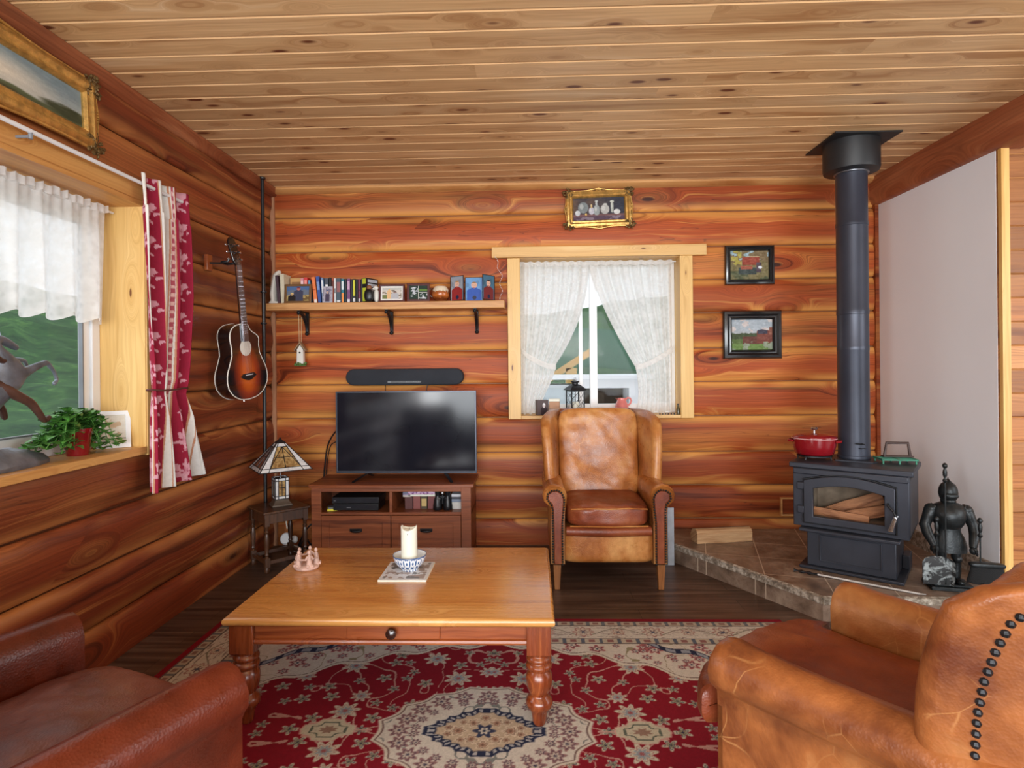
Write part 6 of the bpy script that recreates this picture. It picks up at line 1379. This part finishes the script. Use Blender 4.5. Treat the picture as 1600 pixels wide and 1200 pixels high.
def curtain():
    ny, nx = 300, 420; U = np.linspace(0, 1, nx)[None, :].repeat(ny, 0); T = np.linspace(0, 1, ny)[:, None].repeat(nx, 1)
    # span along the wall: top, waist (tied), hem
    t = T
    w0 = np.interp(t, [0, .06, .35, .66, .70, .78, 1], [2.905, 2.915, 2.935, 2.985, 2.99, 2.975, 2.955])
    w1 = np.interp(t, [0, .06, .35, .66, .70, .78, 1], [3.33, 3.345, 3.36, 3.31, 3.285, 3.36, 3.475])
    nf = 3.4; fold = np.sin(U * 2 * PI * nf + .6); sharp = np.sign(fold) * np.abs(fold) ** .7
    amp = np.interp(t, [0, .05, .12, .6, .69, .78, 1], [.022, .020, .022, .022, .014, .024, .030])
    X = -1.925 + amp * sharp + .008 * np.sin(U * 40 + t * 6) * (t > .1)
    Y = w0 + (w1 - w0) * U + .018 * np.cos(U * 2 * PI * nf + .6) * np.interp(t, [0, .1, 1], [.3, 1, 1])
    Z = 2.372 - 1.565 * t - .02 * U * (t > .0) + .0
    Z = Z - .035 * (1 - U) * np.clip((t - .9) * 10, 0, 1)
    P = np.stack([X, Y, Z], -1)
    # woven stripes: fabric coordinate in metres
    zz = (1 - T) * 1.565
    red = (150, 30, 56); c = np.zeros(U.shape + (3,)) + red
    Wf = .46
    b = [np.interp(t, [0, .2, .65, 1], v) for v in ([.05, .04, .02, .01], [.30, .30, .30, .24], [.36, .38, .40, .32], [.56, .56, .50, .36], [.62, .60, .56, .44], [.97, .98, .93, .72], [1.0, 1.0, .97, .80])]
    cr = (226, 222, 214); ed = (196, 140, 110)
    c = lay(c, U < b[0], cr); c = lay(c, (U > b[1]) & (U < b[2]), cr); c = lay(c, (U > b[2]) & (U < b[3]), (222, 222, 218)); c = lay(c, (U > b[3]) & (U < b[4]), cr); c = lay(c, U > b[5], cr); c = lay(c, (U > b[5] + .06), (222, 222, 218))
    for e in (b[0], b[1], b[2], b[3], b[4], b[5], b[5] + .06): c = lay(c, np.abs(U - e) < .006, ed)
    mid = (b[3] + b[4]) / 2; c = lay(c, np.abs(U - mid) < .012, (176, 84, 96)); c = lay(c, (np.abs(U - mid) < .009) & (np.sin(zz * 2 * PI / .045) > .3), (222, 178, 172))
    for lo, hi, off in ((b[0], b[1], 0.), (b[4], b[5], .03)):
        cen = (lo + hi) / 2; fx = (U - cen) * Wf; fz = ((zz + off) % .165) - .082; d = np.hypot(fx, fz * .85); th = np.arctan2(fz, fx); Rr = .046 * (1 + .22 * np.cos(7 * th + 1) + .12 * np.cos(13 * th)); pn = fbm(fx * 60 + 20, fz * 60 + 20, 1, 5, 2)
        c = lay(c, ((d < Rr) & (pn > .34)) * .85, (222, 176, 186)); c = lay(c, (d < Rr * .35) * .6, (170, 70, 96)); c = lay(c, ((np.abs(fx) < .005 + .008 * np.abs(np.sin(fz * 90))) & (np.abs(fz) < .060)) * .7, (216, 166, 176))
    c = c / 255; c = np.where(c <= .04045, c / 12.92, ((c + .055) / 1.055) ** 2.4)
    t_ = thing('curtain', 'red and white striped floral curtain tied at the right of the left window', 'curtain', (0, 0, 0)); o = grid_mesh('curtain_cloth', M['cloth'], P, c, t_)
    so = o.modifiers.new('thick', 'SOLIDIFY'); so.thickness = .004
    m = MB(); L = []
    for k in range(41):
        a = 2 * PI * k / 40; L.append((-1.925 + .052 * math.cos(a), 3.137 + .160 * math.sin(a), 1.292 + .003 * math.sin(3 * a)))
    m.tube(L, .005, 6); m.build('tie_band', simple('tie_cord', (92, 50, 46), .5), t_)
curtain()

# ------------------------------------------------------------------ on the left window sill
WS = 1.0005
def plant():
    t = thing('potted_plant', 'trailing green plant in a red pot on the left window sill', 'plant', (-2.125, 2.755, WS)); rnd = random.Random(12)
    m = MB(); m.lathe([(.001, 0), (.045, 0), (.048, .01), (.056, .10), (.060, .105), (.060, .125), (.054, .126), (.052, .11), (.001, .108)], seg=30); m.build('pot', M['redpot'], t)
    m = MB(); m.lathe([(.051, .108), (.03, .114), (.001, .116)], seg=20); m.build('soil', M['soil'], t)
    stems = MB(); lv = MB()
    for k in range(40):
        a = rnd.uniform(0, 2 * PI); ln = rnd.uniform(.10, .20); left = rnd.random() < .62
        dy = -rnd.uniform(.12, .30) if left else rnd.uniform(.05, .17); dx = rnd.uniform(-.06, .09); up = rnd.uniform(.0, .09)
        P = []
        for i in range(9):
            s = i / 8; P.append(Vector((dx * s, dy * s, .115 + up * math.sin(s * PI) * 1.2 - (.115 * s * s * rnd.uniform(.6, 1.) if not left else .09 * s * s * rnd.uniform(.4, 1.)))))
        for p in P: p.z = max(p.z, .016); p.x = min(max(p.x, -.06), .10)
        stems.tube([tuple(p) for p in P], .0018, 5)
        for i in range(1, 9):
            for sgn in (-1, 1):
                if rnd.random() < .2: continue
                b = P[i]; al = rnd.uniform(0, 2 * PI); ti = rnd.uniform(-.3, .7); d = Vector((math.cos(al), math.sin(al), ti)).normalized(); L_ = rnd.uniform(.030, .056); Wd = L_ * .6
                sd = d.cross(Vector((0, 0, 1))).normalized(); n = sd.cross(d); R_ = []
                for (u, w, h) in ((0, .05, 0), (.25, .8, .12), (.5, 1, .16), (.75, .75, .1), (1, .05, -.05)):
                    c = b + d * (u * L_) + n * h * L_; R_.append([tuple(c - sd * Wd * w + n * .15 * Wd * w), tuple(c), tuple(c + sd * Wd * w + n * .15 * Wd * w)])
                zmin = min(q[2] for r in R_ for q in r)
                if zmin < .004: R_ = [[(q[0], q[1], q[2] + .005 - zmin) for q in r] for r in R_]
                lv.loft(R_, cap=False, closed=False)
    stems.build('stems', M['leaf'], t); lv.build('foliage', M['leaf'], t)['kind'] = 'stuff'
plant()
t = thing('framed_card', 'white framed card leaning in the corner of the left window sill', 'photo frame', (-2.115, 2.985, WS), 0, None, (math.radians(-12), 0, math.radians(38)))
m = MB(); fw = .022; w_, h_ = .15, .19; m.ring([(-w_ / 2, 0), (w_ / 2, 0), (w_ / 2, h_), (-w_ / 2, h_)], [(-w_ / 2 + fw, fw), (w_ / 2 - fw, fw), (w_ / 2 - fw, h_ - fw), (-w_ / 2 + fw, h_ - fw)], -.006, .006); m.build('frame', M['white'], t, bevel=.002)
o = canvas('card', lambda U, V: lay(lay(np.zeros(U.shape + (3,)) + (226, 220, 206), (np.abs(U - .5) < .3) & (np.abs(V - .5) < .34) & (fbm(U, V, 6, 3) > .5), (206, 180, 150)), np.abs(V - .2) < .02, (150, 140, 130)), w_ - 2 * fw + .004, h_ - 2 * fw + .004, 40, 50, t, 'print'); o.location = (0, 0, h_ / 2)
def horse():
    t = thing('horse_sculpture', 'grey bronze rearing horse with rider on the left window sill', 'sculpture', (-2.13, 2.265, WS))
    S = M['slate']; X = 0.
    def q(px, py, dx=0., r=.02): return (dx, .076 + px * .00335 , .5915 - (py - 505) * .00258 , r)
    m = MB(); L = []
    for z, a, b in ((0, .085, .245), (.018, .088, .25), (.04, .072, .215), (.065, .045, .15), (.085, .02, .07)):
        L.append([(a * math.cos(k * PI / 14) * (1 + .18 * noise.noise(Vector((k * .7, z * 30, 1)))), .055 + b * math.sin(k * PI / 14) * (1 + .12 * noise.noise(Vector((k * .9, z * 30, 5)))), z) for k in range(28)])
    m.loft(L); m.build('rock_base', S, t, angle=30)
    # body: haunch, belly, chest, neck, head; legs
    P = [q(-42, 650, 0, .066), q(-22, 628, 0, .062), q(0, 606, 0, .062), q(14, 586, 0, .056), q(4, 560, 0, .042), q(-8, 542, 0, .032), q(-2, 529, 0, .023), q(14, 536, 0, .018), q(29, 545, 0, .012),
         q(26, 584, .028, .024), q(44, 574, .03, .017), q(62, 566, .03, .012), q(74, 582, .03, .0075), q(79, 597, .03, .008), q(72, 605, .03, .010),
         q(20, 572, -.025, .018), q(32, 562, -.028, .013), q(48, 563, -.03, .010), q(53, 574, -.03, .0065), q(46, 582, -.03, .008),
         q(-40, 665, .03, .036), q(-20, 690, .035, .022), q(-30, 712, .035, .012), q(-22, 735, .035, .011), q(-12, 738, .035, .012),
         q(-34, 665, -.03, .044), q(2, 668, -.035, .032), q(-4, 700, -.035, .019), q(8, 724, -.035, .014), q(18, 730, -.035, .014)]
    E = [(0, 1), (1, 2), (2, 3), (3, 4), (4, 5), (5, 6), (6, 7), (7, 8), (3, 9), (9, 10), (10, 11), (11, 12), (12, 13), (13, 14), (3, 15), (15, 16), (16, 17), (17, 18), (18, 19), (0, 20), (20, 21), (21, 22), (22, 23), (23, 24), (0, 25), (25, 26), (26, 27), (27, 28), (28, 29)]
    h = skin('horse_body', S, P, E, t, 2, 0)
    m = MB()
    for s in (-1, 1): m.loft([[(s * .008 + .006 * math.cos(a), .076 + .003 + .004 * math.sin(a), .535) for a in (0, 1.6, 3.1, 4.7)], [(s * .011 + .001 * math.cos(a), .076 - .004 + .001 * math.sin(a), .565) for a in (0, 1.6, 3.1, 4.7)]])
    m.build('ears', S, h)
    # rider
    R = [q(-30, 585, 0, .030), q(-34, 560, 0, .030), q(-34, 540, 0, .024), q(-32, 522, 0, .022), q(0, 612, .045, .024), q(30, 632, .05, .019), q(42, 650, .05, .015), q(50, 664, .05, .014), q(60, 657, .05, .011), q(0, 612, -.055, .022), q(25, 640, -.06, .016), q(30, 660, -.06, .012),
         q(-18, 556, .035, .014), q(-4, 566, .035, .011), q(8, 560, .02, .010), q(-26, 552, -.035, .014), q(-40, 535, -.05, .011), q(-46, 515, -.05, .010)]
    r = skin('rider', M['brownm'], R, [(0, 1), (1, 2), (2, 3), (0, 4), (4, 5), (5, 6), (6, 7), (7, 8), (0, 9), (9, 10), (10, 11), (1, 12), (12, 13), (13, 14), (1, 15), (15, 16), (16, 17)], t, 2, 0)
    m = MB(); c = q(-32, 512); m.lathe([(.001, .012), (.045, .010), (.047, .006), (.022, .004), (.020, .024), (.001, .028)], (0, c[1], c[2] - .004), 18); m.build('hat', M['brownm'], r)
horse()

# ------------------------------------------------------------------ on the back window sill
BS = 1.0105
t = thing('lantern', 'black metal candle lantern with lattice sides on the back window sill', 'lantern', (.345, 4.70, BS), .35)
m = MB(); r = .052
for sx in (-1, 1):
    for sy in (-1, 1): m.box(sx * r - .004, sx * r + .004, sy * r - .004, sy * r + .004, .012, .19)
m.box(-r - .006, r + .006, -r - .006, r + .006, 0, .014); m.box(-r - .004, r + .004, -r - .004, r + .004, .183, .195); fr = m.build('cage_frame', M['iron'], t, smooth=False)
m = MB()
for (ax_, sg) in ((0, 1), (0, -1), (1, 1), (1, -1)):
    for k in range(-2, 4):
        for dd in (-1, 1):
            a0, a1 = -r, r; z0 = .014 + k * .055; z1 = z0 + dd * .10
            pts = []
            for s_ in range(9):
                u = a0 + (a1 - a0) * s_ / 8; z = z0 + (z1 - z0) * s_ / 8
                if .014 <= z <= .185: pts.append((u, sg * r, z) if ax_ == 0 else (sg * r, u, z))
            if len(pts) > 1: m.tube(pts, .0013, 4)
m.build('lattice', M['iron'], fr)
m = MB()
for (z, q_) in ((.0, 0),): m.loft([[(-.068, -.068, .193), (.068, -.068, .193), (.068, .068, .193), (-.068, .068, .193)], [(-.066, -.066, .200), (.066, -.066, .200), (.066, .066, .200), (-.066, .066, .200)], [(-.03, -.03, .235), (.03, -.03, .235), (.03, .03, .235), (-.03, .03, .235)], [(-.022, -.022, .238), (.022, -.022, .238), (.022, .022, .238), (-.022, .022, .238)]])
m.lathe([(.024, .236), (.024, .25), (.034, .256), (.034, .262), (.02, .266), (.001, .268)], seg=16); m.build('roof', M['iron'], t)
m = MB(); m.tube([(0, -.015, .262), (0, -.018, .285), (0, 0, .292), (0, .018, .285), (0, .015, .262)], .002, 6); m.build('ring_handle', M['steel'], t)
m = MB(); m.lathe([(.001, .014), (.030, .014), (.030, .10), (.025, .103), (.001, .10)], seg=20); m.build('candle', M['wax'], t)
t = thing('jug', 'small pink ceramic jug on the back window sill', 'jug', (.705, 4.70, BS))
m = MB(); m.lathe([(.001, 0), (.050, 0), (.057, .008), (.058, .035), (.050, .075), (.036, .105), (.030, .120), (.031, .128), (.028, .128), (.026, .118), (.001, .10)], seg=30); m.build('body', M['pink'], t)
m = MB(); m.loft([[(-.030, -.012, .118), (-.030, .012, .118), (-.024, 0, .105)], [(-.050, -.004, .132), (-.050, .004, .132), (-.046, 0, .124)]]); m.build('spout', M['pink'], t)
m = MB(); m.tube([(.030, 0, .115), (.045, 0, .130), (.066, 0, .126), (.074, 0, .105), (.066, 0, .085), (.048, 0, .072)], .0075, 8); m.build('handle', M['pink'], t)
t = thing('photo_box', 'small box with a dark portrait photo on the back window sill', 'box', (.085, 4.70, BS), .25)
m = MB(); m.box(-.045, .045, -.03, .03, 0, .118); m.build('box_body', flat((92, 78, 76)), t, bevel=.002)
o = canvas('photo', lambda U, V: person(np.zeros(U.shape + (3,)) + (96, 84, 84), U, V, .6, .8, .3, (226, 222, 224), (232, 232, 236), (60, 50, 54)), .084, .11, 40, 50, t, 'print'); o.location = (0, -.0305, .059)
t = thing('wooden_box', 'small striped wooden box beside the portrait box on the back window sill', 'box', (.185, 4.725, BS), -.1)
m = MB(); m.box(-.04, .04, -.03, .03, 0, .105); m.build('box_body', flat((176, 128, 92)), t, bevel=.002); m = MB(); m.box(-.042, .042, -.032, .032, .105, .125); m.build('lid', M['wax'], t, bevel=.002)
m = MB()
for k in range(4): m.box(-.035 + k * .02, -.027 + k * .02, -.0308, -.03, .02, .05)
m.build('stripe_inlay', M['plastic'], t, smooth=False)['kind'] = 'stuff'
t = thing('bottle', 'tiny dark bottle at the right end of the back window sill', 'bottle', (1.135, 4.68, BS)); m = MB(); m.lathe([(.001, 0), (.014, 0), (.015, .04), (.008, .055), (.007, .07), (.001, .071)], seg=14); m.build('glass_body', flat((84, 74, 48), .2), t)
m = MB(); m.lathe([(.008, .071), (.008, .082), (.001, .083)], seg=12); m.build('stopper', M['plastic'], t)
t = thing('pebble', 'small grey stone lying on the back window sill between lantern and jug', 'stone', (.56, 4.72, BS)); m = MB(); m.sq((0, 0, .010), (.022, .014, .010), e=2.3, n=6); m.build('stone', flat((170, 160, 150)), t)
for k in range(6):
    t = thing('shell', 'tiny dark shell in the row on the right of the back window sill', 'shell', (.99 + k * .022, 4.66, BS), 0, 'tiny shells in a row on the sill'); m = MB(); m.sq((0, 0, .005), (.006, .006, .005), e=2.2, n=4); m.build('shell_body', flat((70, 66, 70)), t)

# ------------------------------------------------------------------ outside the back window
GZ = -.9
t = thing('garden_cupboard', 'white outdoor cupboard with open door seen through the back window', 'cupboard', (.95, 8.2, GZ))
m = MB(); m.box(-1.15, -.35, 0, .6, 0, 2.03); m.build('closed_cabinet', simple('pale_grey_panel', (206, 214, 216), .5, var=.03), t, bevel=.01)
m = MB(); m.ring([(-.34, 0), (.62, 0), (.62, 2.10), (-.34, 2.10)], [(-.22, .12), (.38, .12), (.38, 1.98), (-.22, 1.98)], 0, .6); m.build('open_frame', M['white'], t, smooth=False)
m = MB(); m.box(-.24, .40, .55, .60, .1, 2.0); m.box(-.22, .38, .05, .55, 1.0, 1.05); m.box(.0, .08, .3, .36, .1, 1.9); m.build('dark_interior', simple('dark_interior', (78, 66, 52), .8, var=.4, scale=5), t, smooth=False)
m = MB(); m.box(-1.25, .7, -.08, .68, 2.10, 2.16); m.build('white_top_board', M['white'], t, bevel=.01)
m = MB(); m.box(-1.13, -.37, -.012, 0, .1, 1.98); d = m.build('cabinet_door', simple('grey_door', (188, 200, 204), .4, var=.03), t, bevel=.006)
m = MB(); m.tube([(-.44, -.05, .9), (-.44, -.05, 1.3)], .015, 8); m.build('door_pull', M['greypl'], d)
t = thing('garden_ladder', 'white slatted shelf standing outside right of the open cupboard', 'shelf', (1.78, 8.3, GZ))
for x in (-.16, .42): m = MB(); m.box(x, x + .05, 0, .3, 0, 2.05); m.build('upright', M['white'], t, bevel=.004)
for z in (.5, .95, 1.35, 1.72): m = MB(); m.box(-.16, .47, 0, .3, z, z + .04); m.build('shelf', M['white'], t, bevel=.004)
t = thing('roof_rafter', 'pale timber rafter rising outside behind the back window', 'timber', (0, 9.4, 0))
m = MB(); m.loft([[(-.6, 0, .55), (-.6, .1, .55), (-.6, .1, .67), (-.6, 0, .67)], [(.95, 0, 1.55), (.95, .1, 1.55), (.95, .1, 1.67), (.95, 0, 1.67)]]); m.build('rafter_timber', M['pine_h'], t)
m = MB(); m.box(.55, .72, .0, .12, -.9, 1.35); m.build('post', M['pine'], t)
t = thing('green_tarpaulin', 'dark green tarpaulin roof outside behind the open cupboard', 'tarpaulin', (0, 0, 0))
m = MB(); L = []
for x, z in ((.35, 2.02), (.7, 2.03), (1.2, 2.0), (1.75, 1.94), (1.9, 1.9)): L.append([(x, 10.2, z), (x, 9.8, z - .62), (x, 9.8, z - .66), (x, 10.24, z)])
m.loft(L); m.build('sheet', simple('tarp_green', (62, 104, 78), .5, var=.08), t)
# outside the left window: deck railing and rail
t = thing('deck_railing', 'pale timber rail sloping outside the left window', 'railing', (0, 0, 0))
m = MB(); m.loft([[(-3.6, 3.0, 1.06), (-3.5, 3.0, 1.02), (-3.5, 3.0, .92), (-3.6, 3.0, .92)], [(-3.5, 4.55, .78), (-3.4, 4.55, .74), (-3.4, 4.55, .64), (-3.5, 4.55, .64)]]); m.build('top_rail', M['pine_y'], t)
for y, z in ((3.1, .95), (4.4, .68)): m = MB(); m.box(-3.56, -3.47, y, y + .09, -.6, z); m.build('post', M['pine'], t, smooth=False)
m = MB(); m.box(-3.62, -3.5, 2.2, 5.0, -.7, -.6); m.build('deck_board', M['pine_y'], t, smooth=False)
